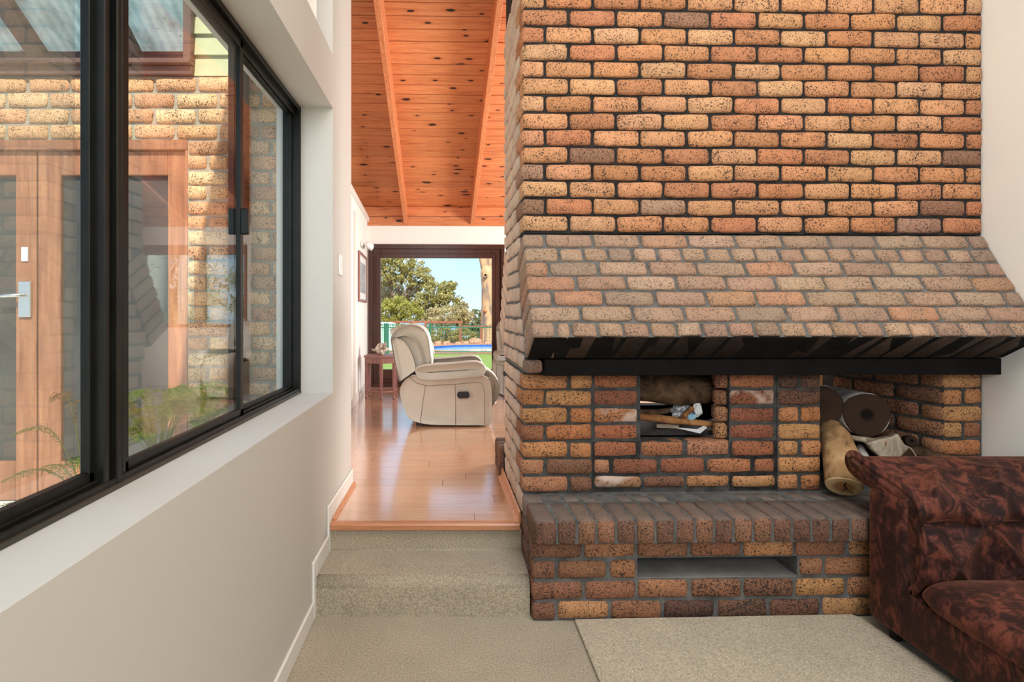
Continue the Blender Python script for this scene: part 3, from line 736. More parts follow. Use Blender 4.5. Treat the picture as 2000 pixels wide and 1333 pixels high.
for k in range(7):
    z_ = ZH + RP * (6 - k) + RP / 2                                  # k=0 is the top course
    pal = 'pier' if k < 5 else 'base'
    sq = [(0.0, BL), (0.24, 0.112)] if k % 2 == 0 else [(0.0, 0.11), (0.12, 0.232)]
    for i, (u0, L) in enumerate(sq):
        if i == 0 and k % 2: brick(piers, BL, BH, L, (u0 + L/2, 0.115, z_), (0, 0, R(90)), pal=pal)
        else: brick(piers, L, BH, BD, (u0 + L/2, 0.055, z_), pal=pal)
    v = 0.12 if k % 2 == 0 else 0.24
    while v < 0.70:
        L = min(BL, 0.758 - v); brick(piers, L, BH, BD, (0.055, v + L/2, z_), (0, 0, R(90)), pal='hood', mat='brick_side_lit'); v += 0.24
    sq = [(1.303, 0.105), (1.418, 0.105)] if k % 2 == 0 else [(1.303, 0.22)]
    for u0, L in sq: brick(piers, L, BH, BD, (u0 + L/2, 0.055, z_), pal='base' if k in (0, 1) else 'pier', mat='brick_soot' if k < 2 else 'brick')
    if k < 4:
        brick(piers, 0.225, BH, BD, (0.363 + 0.113, 0.064, z_), pal='fire', mat='brick_limed' if k == 2 else 'brick'); brick(piers, 0.232, BH, BD, (1.055 + 0.116, 0.064, z_), pal='fire', mat='brick_limed' if k == 1 else 'brick')
        brick(piers, 0.12, BH, 0.06, (1.035, 0.075, z_), (0, 0, R(72)), pal='base', mat='brick_dark')
    elif k == 4:
        for u0 in (0.363, 0.597, 0.832, 1.066): brick(piers, 0.222, BH, BD, (u0 + 0.111, 0.064, z_), pal='fire')
    elif k == 5:
        for u0, L in ((0.363, 0.085), (0.460, 0.23), (0.700, 0.23), (0.940, 0.23), (1.182, 0.108)): brick(piers, L, BH, BD, (u0 + L/2, 0.064, z_), pal='fire')
    else:
        for u0, L in ((0.363, 0.24), (0.613, 0.21), (0.835, 0.22), (1.066, 0.225)): brick(piers, L, 0.058, BD, (u0 + L/2, 0.060, z_ + 0.004), pal='base', mat='brick_limed' if u0 < 0.5 else 'brick')
# end wall of the log bay: a short face, then the splayed side
sp0 = Vector((2.155, 0.0)); sp1 = Vector((2.02, 0.60)); sdv = (sp1 - sp0).normalized(); sang = math.atan2(sdv.y, sdv.x)
nrm = Vector((-sdv.y, sdv.x)) * -1.0
ew = MB().prism([(2.163, 0.009), (UW, 0.009), (UW, 0.70), (2.035, 0.70), (2.03, 0.60)], 0.0, 1.075, 'z').build('bay_wall', M['mortar_dark'], fp)
for k in range(7):
    z_ = ZH + RP * (6 - k) + RP / 2
    if k % 2 == 0: brick(ew, 0.20, BH, BD, (2.157 + 0.10, 0.055, z_), pal='pier')
    else:
        brick(ew, 0.10, BH, BD, (2.157 + 0.05, 0.055, z_), pal='pier'); brick(ew, 0.09, BH, BD, (2.268 + 0.045, 0.055, z_), pal='pier')
    s_ = 0.008 if k % 2 else 0.125
    if k % 2 == 0:
        c = sp0 + sdv * 0.058 + nrm * 0.055; brick(ew, 0.11, BH, BD, (c.x, c.y, z_), (0, 0, sang), pal='base')
    while s_ < 0.56:
        L = min(BL, 0.61 - s_); c = sp0 + sdv * (s_ + L/2) + nrm * 0.055
        brick(ew, L, BH, BD, (c.x, c.y, z_), (0, 0, sang), pal='base', mat='brick_soot' if s_ > 0.2 and k > 1 else 'brick_dark'); s_ += 0.24

# hearth
VB = -0.293; VT = -0.362
rh = 0.0915
hm = MB()
hm.box(0.012, UW, VB + 0.010, 0.30, 0.0, 0.183)
hm.box(0.009, 0.475, VB + 0.010, 0.30, 0.183, 0.46); hm.box(1.205, UW, VB + 0.010, 0.30, 0.183, 0.46); hm.box(0.475, 1.205, 0.02, 0.30, 0.183, 0.46)
hm.box(0.475, 1.205, VB + 0.012, 0.05, 0.2745, 0.46); hm.box(0.009, UW, VT + 0.012, 0.05, 0.37, ZH - 0.007); hm.box(0.352, UW, 0.0, 0.52, 0.3, ZH - 0.004)
hearth = hm.build('hearth', M['mortar_grey'], fp)
MB().box(0.475, 1.205, VB + 0.012, 0.02, 0.180, 0.187).build('ash_slot_floor', plain('ash_slot_cement', lin(128, 124, 118), 0.95, var=0.2, vscale=9, bump=0.5), fp)
for k in range(4):
    z_ = rh * k + rh / 2; odd = k % 2 == 0
    u_ = 0.0
    seq = []
    if k == 2:
        seq = [(0.0, 0.105), (0.117, 0.22), (0.349, 0.118), (1.21, 0.11), (1.332, 0.225), (1.567, 0.225), (1.80, 0.225), (2.035, 0.225)]
    else:
        u_ = 0.0; first = 0.105 if odd else 0.225
        seq.append((0.0, first)); u_ = first + 0.011
        while u_ < UW: seq.append((u_, min(0.229, UW + 0.02 - u_))); u_ += 0.240
    for i, (u0, L) in enumerate(seq):
        burnt = (k in (0, 1) and 0.5 < u0 < 1.1)
        brick(hearth, L, 0.080, BD, (u0 + L/2, VB + 0.055, z_), pal='burnt' if burnt or (k == 3 and i == 0) else 'base', mat=('brick_soot' if k == 0 and 0.55 < u0 < 0.95 else 'brick_dark') if burnt else 'brick')
    v = VB + 0.12 if odd else VB + 0.12
    if odd: v = VB + 0.12
    for v0, L in ((VB + 0.122, 0.17), (0.01, 0.23), (0.25, 0.23), (0.49, 0.23)) if not odd else ((VB + 0.122, 0.29), (0.13, 0.23), (0.37, 0.23), (0.61, 0.14)):
        brick(hearth, L, 0.080, BD, (0.055, v0 + L/2, z_), (0, 0, R(90)), pal='burnt', mat='brick_hearth')
u_ = 0.0; k = 0
while u_ < UW - 0.02:                                                # bricks on edge along the front, and the short row behind
    Wd = 0.092 if k == 0 else 0.075
    Wd = min(Wd, UW + 0.02 - u_)
    brick(hearth, 0.235, 0.108, Wd, (u_ + Wd/2, VT + 0.1175, ZH - 0.054), (0, 0, R(90)), pal='burnt', mat='brick_hearth', jit=0.002)
    brick(hearth, 0.116, 0.100, Wd, (u_ + Wd/2, VT + 0.246 + 0.056, ZH - 0.054), (0, 0, R(90)), pal='top', mat='brick_hearth', jit=0.0015)
    u_ += Wd + 0.0115; k += 1
for v0 in (0.01, 0.25, 0.49):
    brick(hearth, 0.23, 0.10, BD, (0.055, v0 + 0.115, 0.42), (0, 0, R(90)), pal='hood', mat='brick_side_lit')
for u0 in [1.525 + 0.0865 * i for i in range(7)]:                    # floor of the log bay
    brick(hearth, 0.225, 0.10, 0.075, (u0 + 0.0375, 0.125, ZH - 0.054), (0, 0, R(90)), pal='top', mat='brick_soot')
# hearth on the far side of the chimney
rhm = MB().box(0.0, 1.4, 0.77, 1.12, 0.30, ZH + 0.02).build('rear_hearth', M['mortar_dark'], fp)
for i in range(3):
    brick(rhm, 0.23, 0.085, 0.085, (0.088, 0.80 + 0.092 * i + 0.045, ZH - 0.115), (0, 0, 0), pal='burnt', mat='brick_hearth')
    brick(rhm, 0.23, 0.11, 0.08, (0.088, 0.80 + 0.092 * i + 0.045, ZH - 0.02), (0, 0, 0), pal='burnt', mat='brick_hearth')
# timber skirting leaning on the chimney's end face
b = MB().prism([(0.0, 0.0), (-0.030, 0.0), (-0.026, 0.012), (-0.012, 0.016), (-0.010, 0.060), (0.0, 0.064)], 0.03, 0.80, 'y')
sk2 = b.build('baseboard_chimney', M['nosing'], bevel=0.002); sk2.matrix_world = FM @ Matrix.Translation((-0.002, 0, 0.311)); struct(sk2, 'low timber skirting along the end of the brick chimney')

# ------------------------------------------------------------------ recliners
def leather_mat():
    x = NT('cream_leather'); x.rough(0.42); x.spec(0.4)
    co = x.coord(); f = x.noise(co, 5, 4)
    x.col(x.ramp(f, [(0.3, lin(204, 196, 180)), (0.7, lin(216, 208, 194))]))
    x.bump(x.mix(0.35, x.noise(co, 11, 4, 0.6, 1.2), x.noise(co, 220, 2)), 0.35, 0.012)
    return x.m
M['leather'] = leather_mat()
M['leather_dark'] = plain('leather_strap_black', (0.02, 0.018, 0.017, 1), 0.4)
M['seam'] = plain('leather_seam', lin(132, 120, 104), 0.6)

def puff(mb, pts, y0, y1, r, bulge=0.0, nseg=4, smooth_pts=3):
    """closed outline pts in (x,z), rounded in y between y0 and y1"""
    pts = [Vector(p) for p in pts]
    if smooth_pts:
        n = len(pts); out = []
        for i in range(n):
            p0, p1, p2, p3 = pts[i-1], pts[i], pts[(i+1) % n], pts[(i+2) % n]
            for k in range(smooth_pts):
                t = k / smooth_pts
                out.append(0.5 * ((2*p1) + (-p0+p2)*t + (2*p0-5*p1+4*p2-p3)*t*t + (-p0+3*p1-3*p2+p3)*t**3))
        pts = out
    n = len(pts)
    nor = []
    area_ = sum(pts[i].x*pts[(i+1) % n].y - pts[(i+1) % n].x*pts[i].y for i in range(n))
    sg = 1 if area_ > 0 else -1
    for i in range(n):
        t = (pts[(i+1) % n] - pts[i-1]).normalized(); nor.append(Vector((t.y, -t.x)) * sg)
    rr = []
    def ring(y, off): rr.append([(pts[i].x + nor[i].x*off, y, pts[i].y + nor[i].y*off) for i in range(n)])
    for k in range(nseg + 1):
        a = math.pi/2 * k / nseg; ring(y0 + r*(1 - math.sin(a)), -r*(1 - math.cos(math.pi/2 - a)) if False else -r*(1 - math.sin(a)) * 0 - r*(1 - math.sqrt(max(0, 1-(1-math.sin(a))**2))))
    if bulge: ring((y0+y1)/2, bulge)
    for k in range(nseg, -1, -1):
        a = math.pi/2 * k / nseg; ring(y1 - r*(1 - math.sin(a)), -r*(1 - math.sqrt(max(0, 1-(1-math.sin(a))**2))))
    return mb.rings(rr)

S = 209.0
def rp(x, y): return ((x - 870.0) / S, (835.0 - y) / S)
def make_recliner():
    t = empty('recliner')
    side = [rp(*p) for p in ((781, 771), (790, 803), (800, 822), (832, 832), (880, 834), (930, 834), (956, 834), (961, 822), (961, 790), (959, 757), (951, 742), (930, 738), (880, 742), (835, 746), (812, 738), (800, 740), (786, 752))]
    inner = [rp(*p) for p in ((800, 735), (795, 800), (812, 826), (900, 830), (950, 828), (955, 760), (940, 748), (880, 748))]
    puff(MB(), side, 0.0, 0.19, 0.03).build('side_panel', M['leather'], t, smooth=True)
    puff(MB(), side, 0.71, 0.90, 0.03).build('side_panel', M['leather'], t, smooth=True)
    puff(MB(), inner, 0.18, 0.72, 0.02).build('base', M['leather'], t, smooth=True)
    arm = [rp(*p) for p in ((813, 734), (814, 725), (828, 719), (870, 716), (912, 712), (934, 712), (945, 719), (948, 729), (941, 737), (918, 740), (870, 744), (836, 745), (820, 742))]
    for y0 in (-0.025, 0.685): puff(MB(), arm, y0, y0 + 0.235, 0.06, 0.012, 5).build('arm_pad', M['leather'], t, smooth=True)
    seat = [rp(*p) for p in ((838, 728), (860, 724), (920, 726), (950, 730), (968, 742), (978, 760), (978, 780), (968, 798), (961, 806), (958, 790), (962, 765), (952, 750), (900, 748), (840, 748))]
    sc_ = puff(MB(), seat, 0.17, 0.73, 0.07, 0.012, 5).build('seat_cushion', M['leather'], t, smooth=True)
    ft_ = [rp(*p) for p in ((950, 752), (962, 760), (966, 776), (963, 800), (961, 826), (951, 828))]
    puff(MB(), ft_, 0.19, 0.71, 0.025).build('footrest', M['leather'], t, smooth=True)
    back = [rp(*p) for p in ((761, 668), (765, 655), (776, 646), (797, 640), (818, 645), (832, 660), (838, 690), (840, 716), (834, 728), (812, 731), (800, 737), (786, 749), (778, 752), (772, 728), (765, 695))]
    bk = puff(MB(), back, 0.10, 0.80, 0.05, 0.015, 5).build('backrest', M['leather'], t, smooth=True)
    pil = [rp(*p) for p in ((763, 668), (768, 654), (780, 645), (798, 639), (819, 644), (832, 660), (838, 690), (839, 712), (826, 718), (820, 690), (808, 668), (790, 660), (772, 664))]
    puff(MB(), pil, 0.085, 0.815, 0.10, 0.012, 6).build('head_cushion', M['leather'], bk, smooth=True)
    wing = [rp(*p) for p in ((764, 668), (772, 664), (788, 672), (800, 690), (808, 712), (810, 728), (800, 736), (782, 750), (774, 728))]
    for y0 in (0.085, 0.745): puff(MB(), wing, y0, y0 + 0.07, 0.03).build('back_wing', M['leather'], bk, smooth=True)
    # seams, strap and the lever recess
    def line(pts, y, r_=0.0035, mat='seam', name='seam', par=None):
        MB().tube([(rp(*p)[0], y, rp(*p)[1]) for p in pts], r_, 6).build(name, M[mat], par or t, smooth=True)
    line(((831, 757), (826, 790), (821, 829)), -0.001); line(((889, 755), (890, 790), (890, 833)), -0.001)
    line(((800, 740), (815, 752), (835, 757), (889, 754), (930, 750), (942, 752), (946, 770), (947, 833)), -0.001)
    line(((779, 753), (788, 746), (797, 740), (803, 736)), 0.04, 0.008, 'leather_dark', 'strap')
    lvp = []
    for k in range(20):
        a = 2*math.pi*k/20; lvp.append((rp(905, 775)[0] + (0.033 if math.cos(a) > 0 else -0.033) + 0.026*math.cos(a), rp(905, 775)[1] + 0.032*math.sin(a)))
    MB().prism(lvp, -0.006, 0.01, 'y').build('lever_recess', M['leather_dark'], t, bevel=0.004)
    b_ = MB()
    for (x_, y_) in ((0.15, 0.12), (0.15, 0.78), (-0.25, 0.12), (-0.25, 0.78)): b_.box(x_ - 0.03, x_ + 0.03, y_ - 0.03, y_ + 0.03, -0.012, 0.03)
    b_.build('foot_block', M['leather_dark'], t)
    return t
rc = make_recliner()
rc.location = ((870 - 885) / FPX * 5.02, 5.02, 0.324)
tag(rc, 'cream leather recliner in the middle of the timber floor, seen from its side', 'armchair', 'cream recliners')
rc2 = copy_tree(rc)
rc2.rotation_euler = (0, 0, R(-78)); rc2.location = (0.62, 6.95, 0.324)
rc2['label'] = 'cream recliner mostly hidden behind the brick chimney edge'

# ------------------------------------------------------------------ side table and shell
YT = 6.6
tb = empty('side_table', ((738 - 885) / FPX * YT, YT, 0.311)); tag(tb, 'small rosy brown wooden side table by the glass door', 'table')
ht = CAMZ - (695 - 612) / FPX * YT - 0.311
def tx(x): return (x - 738) / FPX * YT
top = [(tx(710), 0.0), (tx(744), -0.10), (tx(775), -0.02), (tx(775), 0.30), (tx(710), 0.30)]
MB().prism(top, ht - 0.024, ht, 'z').build('table_top', M['mahogany'], tb, bevel=0.006, seg=2)
ap = [(tx(713), 0.012), (tx(744), -0.078), (tx(771), -0.005), (tx(771), 0.27), (tx(713), 0.27)]
apr = MB().prism(ap, ht - 0.095, ht - 0.022, 'z').build('apron', M['mahogany'], tb, bevel=0.003)
MB().ball((tx(727), -0.045, ht - 0.058), 0.011, 8, 5).build('knob', M['mahogany'], apr, smooth=True)
for (x_, y_) in ((715, 0.03), (746, -0.06), (769, 0.02), (715, 0.25), (769, 0.25)):
    MB().rings([[(tx(x_) + a*h_, y_ + b_*h_, z_) for a, b_ in ((-1,-1),(1,-1),(1,1),(-1,1))] for z_, h_ in ((0.0, 0.012), (0.03, 0.017), (0.05, 0.012), (0.09, 0.017), (ht - 0.03, 0.019))]).build('leg', M['mahogany'], tb, bevel=0.003)
sr = MB()
for p_, q_ in (((715, 0.03), (746, -0.06)), ((746, -0.06), (769, 0.02)), ((715, 0.03), (715, 0.25)), ((769, 0.02), (769, 0.25)), ((715, 0.25), (769, 0.25))):
    sr.tube([(tx(p_[0]), p_[1], 0.10), (tx(q_[0]), q_[1], 0.10)], 0.012, 6)
sr.build('stretcher', M['mahogany'], tb)
# conch shell
shm = NT('shell_mottled'); shm.rough(0.6); shm.col(shm.ramp(shm.noise(shm.coord(), 30, 5), [(0.35, lin(120, 96, 84)), (0.5, lin(190, 172, 156)), (0.7, lin(232, 222, 208))])); shm.bump(shm.noise(shm.coord(), 60, 3), 0.6, 0.006)
sh = empty('conch_shell', (tb.location.x + tx(744), YT + 0.09, 0.311 + ht)); tag(sh, 'large mottled conch shell standing on the side table', 'shell')
b = MB(); rr = []
for i in range(9):
    t_ = i / 8; x_ = -0.085 + 0.17 * t_; r_ = 0.012 + 0.062 * math.sin(math.pi * min(1, t_ * 1.12)) ** 0.8 * (1.0 if t_ < 0.6 else 0.95)
    rr.append([(x_, r_ * math.cos(a) * 0.9, 0.07 + r_ * math.sin(a) * (1.0 if math.sin(a) < 0 else 1.12) * (1 + 0.10 * math.sin(5*a + i))) for a in [2*math.pi*k/14 for k in range(14)]])
b.rings(rr).build('body', shm.m, sh, smooth=True)
for i in range(6):
    a = R(20 + 28 * i); x_ = 0.03 + 0.012 * (i % 2)
    MB().tube([(x_, 0.055*math.cos(a), 0.07 + 0.055*math.sin(a)), (x_ + 0.01, 0.095*math.cos(a), 0.075 + 0.09*math.sin(a))], [0.018, 0.003], 6).build('spike', shm.m, sh, smooth=True)
MB().tube([(-0.07, 0, 0.07), (-0.10, -0.005, 0.055), (-0.125, -0.01, 0.08)], [0.022, 0.014, 0.004], 8).build('siphon', shm.m, sh, smooth=True)

# ------------------------------------------------------------------ picture, spot lamp, switches on the far left wall
ang = math.atan(0.0615)
def onwall(x):           # depth of the passage wall at photo column x
    k = (x - 885.0) / FPX; return (-1.247 + 0.0615 * 7.84) / (k + 0.0615)
ya, yb = onwall(698.5), onwall(713.0); yc_ = (ya + yb) / 2
zt_, zb_ = CAMZ + (612 - 489) / FPX * ya, CAMZ + (612 - 592) / FPX * yb
pc = empty('framed_picture', (lx(yc_), yc_, (zt_ + zb_) / 2), R(90) + ang); tag(pc, 'narrow framed grey print hanging on the far left wall', 'picture')
pw, ph = (yb - ya) / 2, (zt_ - zb_) / 2
b = MB()
for (x0, x1, z0, z1) in ((-pw, -pw + 0.035, -ph, ph), (pw - 0.035, pw, -ph, ph), (-pw + 0.035, pw - 0.035, ph - 0.035, ph), (-pw + 0.035, pw - 0.035, -ph, -ph + 0.035)): b.box(x0, x1, -0.028, 0, z0, z1)
b.build('picture_frame', M['mahogany'], pc, bevel=0.004)
MB().box(-pw + 0.035, pw - 0.035, -0.014, 0, -ph + 0.035, ph - 0.035).build('mat_board', M['white_plastic'], pc)
prm = NT('grey_print'); prm.rough(0.5); prm.col(prm.ramp(prm.noise(prm.coord(), 9, 5, 0.6, 1.0), [(0.3, lin(110, 112, 116)), (0.6, lin(178, 178, 176))]))
MB().box(-pw + 0.11, pw - 0.11, -0.016, -0.013, -ph + 0.12, ph - 0.12).build('print', prm.m, pc)
ys = onwall(706); zs = CAMZ + (612 - 480) / FPX * ys
sp = empty('spot_lamp', (lx(ys), ys, zs), R(90) + ang); tag(sp, 'white twin spotlight fitting high on the far left wall', 'lamp')
MB().box(-0.16, 0.12, -0.03, 0, -0.03, 0.03).build('base_plate', M['chrome'], sp, bevel=0.008)
for x_, d_ in ((-0.09, (0.05, -0.10, -0.05)), (0.06, (0.10, -0.16, -0.05))):
    hd = MB().tube([(x_, -0.02, 0), (x_, -0.07, 0)], 0.009, 6).build('head', M['chrome'], sp, smooth=True)
    p0 = Vector((x_, -0.09, 0)); dv = Vector(d_).normalized()
    MB().tube([p0 - dv*0.04, p0 - dv*0.02, p0 + dv*0.05], [0.02, 0.036, 0.046], 12).build('lamp_shade', M['white_plastic'], hd, smooth=True)
yw = onwall(693); switch_plate('light_switch', (lx(yw), yw, CAMZ + (612 - 577) / FPX * yw), R(90) + ang, 0.07, 0.12, 'white double switch left of the framed picture', 2)

# cardboard carton in the next room, glimpsed through the log bay
card = plain('cardboard', lin(196, 150, 104), 0.8, var=0.08)
cb = empty('cardboard_carton', (2.62, 3.92, 0.311), R(24)); tag(cb, 'tan cardboard carton glimpsed through the log bay', 'box')
MB().box(-0.2, 0.2, -0.2, 0.2, 0.0, 0.66).build('carton_body', card, cb, bevel=0.003)
for sg in (-1, 1):
    MB().prism([(0.0, 0.66), (sg*0.0, 0.668), (sg*0.12, 0.80), (sg*0.125, 0.79)], -0.2, 0.2, 'y', Matrix.Translation((sg*0.2, 0, 0))).build('flap', card, cb)

# ------------------------------------------------------------------ logs, kindling and paper
def bark(name, c1, c2, c3, sc=9, rough=0.9):
    x = NT(name); x.rough(rough); x.spec(0.2)
    co = x.coord((1, 1, 1), 5.0); f = x.noise(co, sc, 5, 0.6, 1.5)
    x.col(x.ramp(f, [(0.3, c1), (0.5, c2), (0.72, c3)])); x.bump(f, 0.7, 0.012); return x.m
M['log_tan'] = bark('log_bare_tan', lin(120, 88, 58), lin(172, 134, 92), lin(202, 168, 122), 7)
M['log_brown'] = bark('log_bark_brown', lin(44, 33, 24), lin(84, 64, 46), lin(114, 90, 64), 8)
M['log_grey'] = bark('log_bark_grey', lin(120, 114, 106), lin(176, 170, 162), lin(214, 210, 204), 14)
M['log_dark'] = bark('log_dark', lin(26, 19, 15), lin(44, 32, 24), lin(64, 48, 35), 10)
M['stick'] = bark('stick_wood', lin(112, 74, 44), lin(150, 102, 62), lin(176, 128, 82), 12)
M['split'] = bark('split_wood_grey', lin(136, 118, 98), lin(176, 160, 138), lin(204, 190, 168), 10)
def ring_mat(name, c_out, c_in, rings=90):
    x = NT(name); x.rough(0.85); x.spec(0.2)
    ln = x.n('VectorMath', operation='LENGTH'); x.l(x.tc.outputs['Object'], ln.inputs[0])
    nz_ = x.noise(x.coord(), 14, 3); ad = x.n('Math', operation='MULTIPLY_ADD'); x.l(nz_, ad.inputs[0]); ad.inputs[1].default_value = 0.02; x.l(ln.outputs['Value'], ad.inputs[2])
    wv = x.n('Math', operation='MULTIPLY'); x.l(ad.outputs[0], wv.inputs[0]); wv.inputs[1].default_value = rings * 6
    sn = x.n('Math', operation='SINE'); x.l(wv.outputs[0], sn.inputs[0])
    c = x.ramp(ad.outputs[0], [(0.045, c_in), (0.06, c_out)])
    c = x.mix(x.ramp(sn.outputs[0], [(0.2, 0.0), (0.9, 0.2)]), c, tuple(k * 0.55 for k in c_out[:3]) + (1,))
    x.col(c); return x.m
M['end_tan'] = ring_mat('cut_end_tan', lin(212, 178, 130), lin(164, 116, 74), 40)
M['end_dark'] = ring_mat('cut_end_dark', lin(62, 45, 33), lin(54, 38, 28), 60)
def log(name, pts, rads, mat, endmat, label, cat='log', hole=0.0, n=18, group='firewood in the fireplace', jit=0.10, crack=False):
    base = Vector(pts[0]); t = empty(name, base)
    pp = []; rr = []
    for i in range(len(pts) - 1):
        for k in range(4):
            f = k / 4; pp.append(Vector(pts[i]).lerp(Vector(pts[i+1]), f) - base); rr.append(rads[i]*(1-f) + rads[i+1]*f)
    pp.append(Vector(pts[-1]) - base); rr.append(rads[-1])
    tk = MB().tube(pp, rr, n, True, None, jit).build('trunk', M[mat], t)
    for p_ in tk.data.polygons: p_.use_smooth = len(p_.vertices) == 4
    dv = (pp[0] - pp[1]).normalized()
    Mx = Matrix.Translation(pp[0]) @ dv.to_track_quat('Z', 'Y').to_matrix().to_4x4()
    if endmat:
        r0 = rads[0] * 1.01
        prof = [[(r0*math.cos(a)*(1 + 0.04*math.sin(3*a)), r0*math.sin(a)*(1 + 0.04*math.sin(3*a)), 0.0) for a in [2*math.pi*k/n for k in range(n)]],
                [(r0*0.93*math.cos(a), r0*0.93*math.sin(a), 0.006) for a in [2*math.pi*k/n for k in range(n)]]]
        if hole: prof += [[(hole*math.cos(a), hole*math.sin(a)*1.1, 0.007) for a in [2*math.pi*k/n for k in range(n)]], [(hole*0.85*math.cos(a), hole*0.85*math.sin(a), 0.0005) for a in [2*math.pi*k/n for k in range(n)]]]
        e = MB().rings(prof).build('cut_end', M[endmat], t); e.matrix_local = Mx
        if hole: MB().lathe([(hole*0.8, 0.0), (hole*0.8, 0.0022)], 14).build('hollow', M['soot'], e)
        if crack:
            MB().tube([(0.01, r0*0.6, 0.005), (0.0, r0*0.2, 0.005), (0.012, -r0*0.1, 0.005), (-0.008, -r0*0.55, 0.005)], [0.002, 0.005, 0.004, 0.002], 5).build('crack', M['soot'], e)
            MB().tube([(0.012, -r0*0.5, 0.005), (0.03, -r0*0.42, 0.005), (0.045, -r0*0.5, 0.005)], [0.002, 0.003, 0.001], 5).build('crack', M['soot'], e)
    tag(t, label, cat, group); return t
def F(u, v, z): return FM @ Vector((u, v, z))
# log bay
log('large_log', [P(1692, 811, 2.86), P(1647, 798, 3.07), P(1614, 788, 3.25)], [0.116, 0.114, 0.11], 'log_grey', 'end_dark', 'thick round log with a hollow heart in the log bay', hole=0.032, n=24, jit=0.04)  # pale bark colour stands in for back light on this log
log('large_log', [P(1606, 794, 2.90), P(1553, 786, 3.2), P(1513, 780, 3.45)], [0.105, 0.10, 0.095], 'log_dark', 'end_dark', 'dark thick log half hidden behind the brick pier', n=22, jit=0.05)
log('leaning_log', [P(1648, 950, 2.60), P(1646, 905, 2.68), P(1633, 858, 2.80), P(1612, 828, 2.98)], [0.076, 0.083, 0.070, 0.055], 'log_tan', 'end_tan', 'pale peeled log leaning out over the hearth with a cracked end', n=20, jit=0.10, crack=True)
log('small_log', [P(1780, 862, 2.84), P(1752, 852, 3.2)], [0.027, 0.027], 'log_dark', 'end_dark', 'thin log with a ring shaped end beside the bay wall', hole=0.009, n=14)
log('branch', [P(1879, 908, 2.70), P(1830, 893, 2.78), P(1786, 880, 2.86), P(1760, 868, 2.95)], [0.024, 0.030, 0.034, 0.034], 'log_brown', 'end_dark', 'dark branch lying along the foot of the bay wall', n=12)
log('stick', [P(1692, 860, 2.78), P(1664, 856, 2.83), P(1640, 854, 2.9)], [0.014, 0.014, 0.012], 'split', None, 'grey stick lying across the pale log', n=10)
log('stick', [P(1729, 866, 2.76), P(1706, 862, 2.80), P(1685, 858, 2.85)], [0.014, 0.015, 0.014], 'split', 'end_tan', 'short stick with a pale cut tip below the hollow log', n=10)
log('branch', [P(1690, 915, 2.70), P(1688, 895, 2.76), P(1680, 874, 2.84)], [0.021, 0.022, 0.018], 'log_grey', None, 'pale grey branch standing between the logs and the sofa', n=10)
log('branch', [P(1870, 922, 2.74), P(1800, 902, 2.86), P(1760, 888, 3.0)], [0.03, 0.034, 0.034], 'log_dark', None, 'brown branch at the very bottom of the bay pile', n=10)
# split chunk
ck = empty('split_log', P(1740, 912, 2.72)); tag(ck, 'jagged grey split chunk of wood on top of the pile', 'log', 'firewood in the fireplace')
c0 = P(1740, 912, 2.72)
outl = [(1690, 866), (1716, 858), (1738, 854), (1752, 847), (1758, 858), (1765, 868), (1778, 874), (1788, 888), (1790, 908), (1772, 914), (1740, 902), (1715, 892), (1700, 878)]
b = MB(); fr_ = [P(x, y, 2.74 + 0.0007 * (x - 1690)) - c0 for x, y in outl]; bk_ = [P(x - 6, y - 3, 2.86 + 0.0007 * (x - 1690)) - c0 for x, y in outl]
b.rings([[p*0.97 + sum(fr_, Vector())/len(fr_)*0.03 - Vector((0, 0.012, 0)) for p in fr_], fr_, bk_])
b.build('chunk', M['split'], ck, bevel=0.004)
ol2 = [(1748, 906), (1762, 892), (1778, 876), (1788, 889), (1790, 908), (1772, 914)]
b = MB(); f2 = [P(x, y, 2.715 + 0.0007 * (x - 1690)) - c0 for x, y in ol2]; b2 = [p + Vector((0, 0.03, 0)) for p in f2]
b.rings([f2, b2]).build('cut_face', M['end_dark'], ck, bevel=0.003)
# firebox
log('large_log', [P(1382, 764, 2.86), P(1330, 762, 2.87), P(1270, 755, 2.88), P(1215, 752, 2.90)], [0.066, 0.082, 0.084, 0.080], 'log_brown', 'end_dark', 'thick smooth log lying across the firebox', n=20, jit=0.06)
log('stick', [P(1391, 829, 2.81), P(1360, 826, 2.81), P(1320, 822, 2.82), P(1280, 817, 2.83), P(1235, 814, 2.84)], [0.015, 0.017, 0.020, 0.020, 0.018], 'stick', 'end_tan', 'long split stick lying across the front of the firebox', n=9)
log('stick', [P(1352, 797, 2.83), P(1335, 815, 2.80)], [0.013, 0.014], 'stick', None, 'short stick standing askew among the crumpled paper', n=8)
log('stick', [P(1320, 800, 2.90), P(1280, 806, 2.90), P(1240, 806, 2.90)], [0.014, 0.018, 0.018], 'log_brown', None, 'brown stick behind the long split stick', n=8)
log('branch', [P(1412, 770, 2.97), P(1395, 757, 2.98), P(1370, 742, 2.98), P(1345, 736, 2.98)], [0.016, 0.018, 0.02, 0.02], 'log_dark', None, 'dark branch crossing the bright gap of the firebox', n=8)
log('branch', [P(1418, 752, 3.0), P(1375, 754, 3.0)], [0.012, 0.014], 'log_dark', None, 'second thin dark branch behind the firebox log', n=8)
pap = NT('newspaper'); pap.rough(0.85); pap.col(pap.ramp(pap.noise(pap.coord(), 70, 4), [(0.42, lin(120, 120, 122)), (0.55, lin(205, 205, 208))]))
M['paper_white'] = plain('paper_white', lin(224, 224, 224), 0.8)
M['paper_blue'] = plain('paper_blue', lin(140, 178, 200), 0.8, var=0.3, vscale=40)
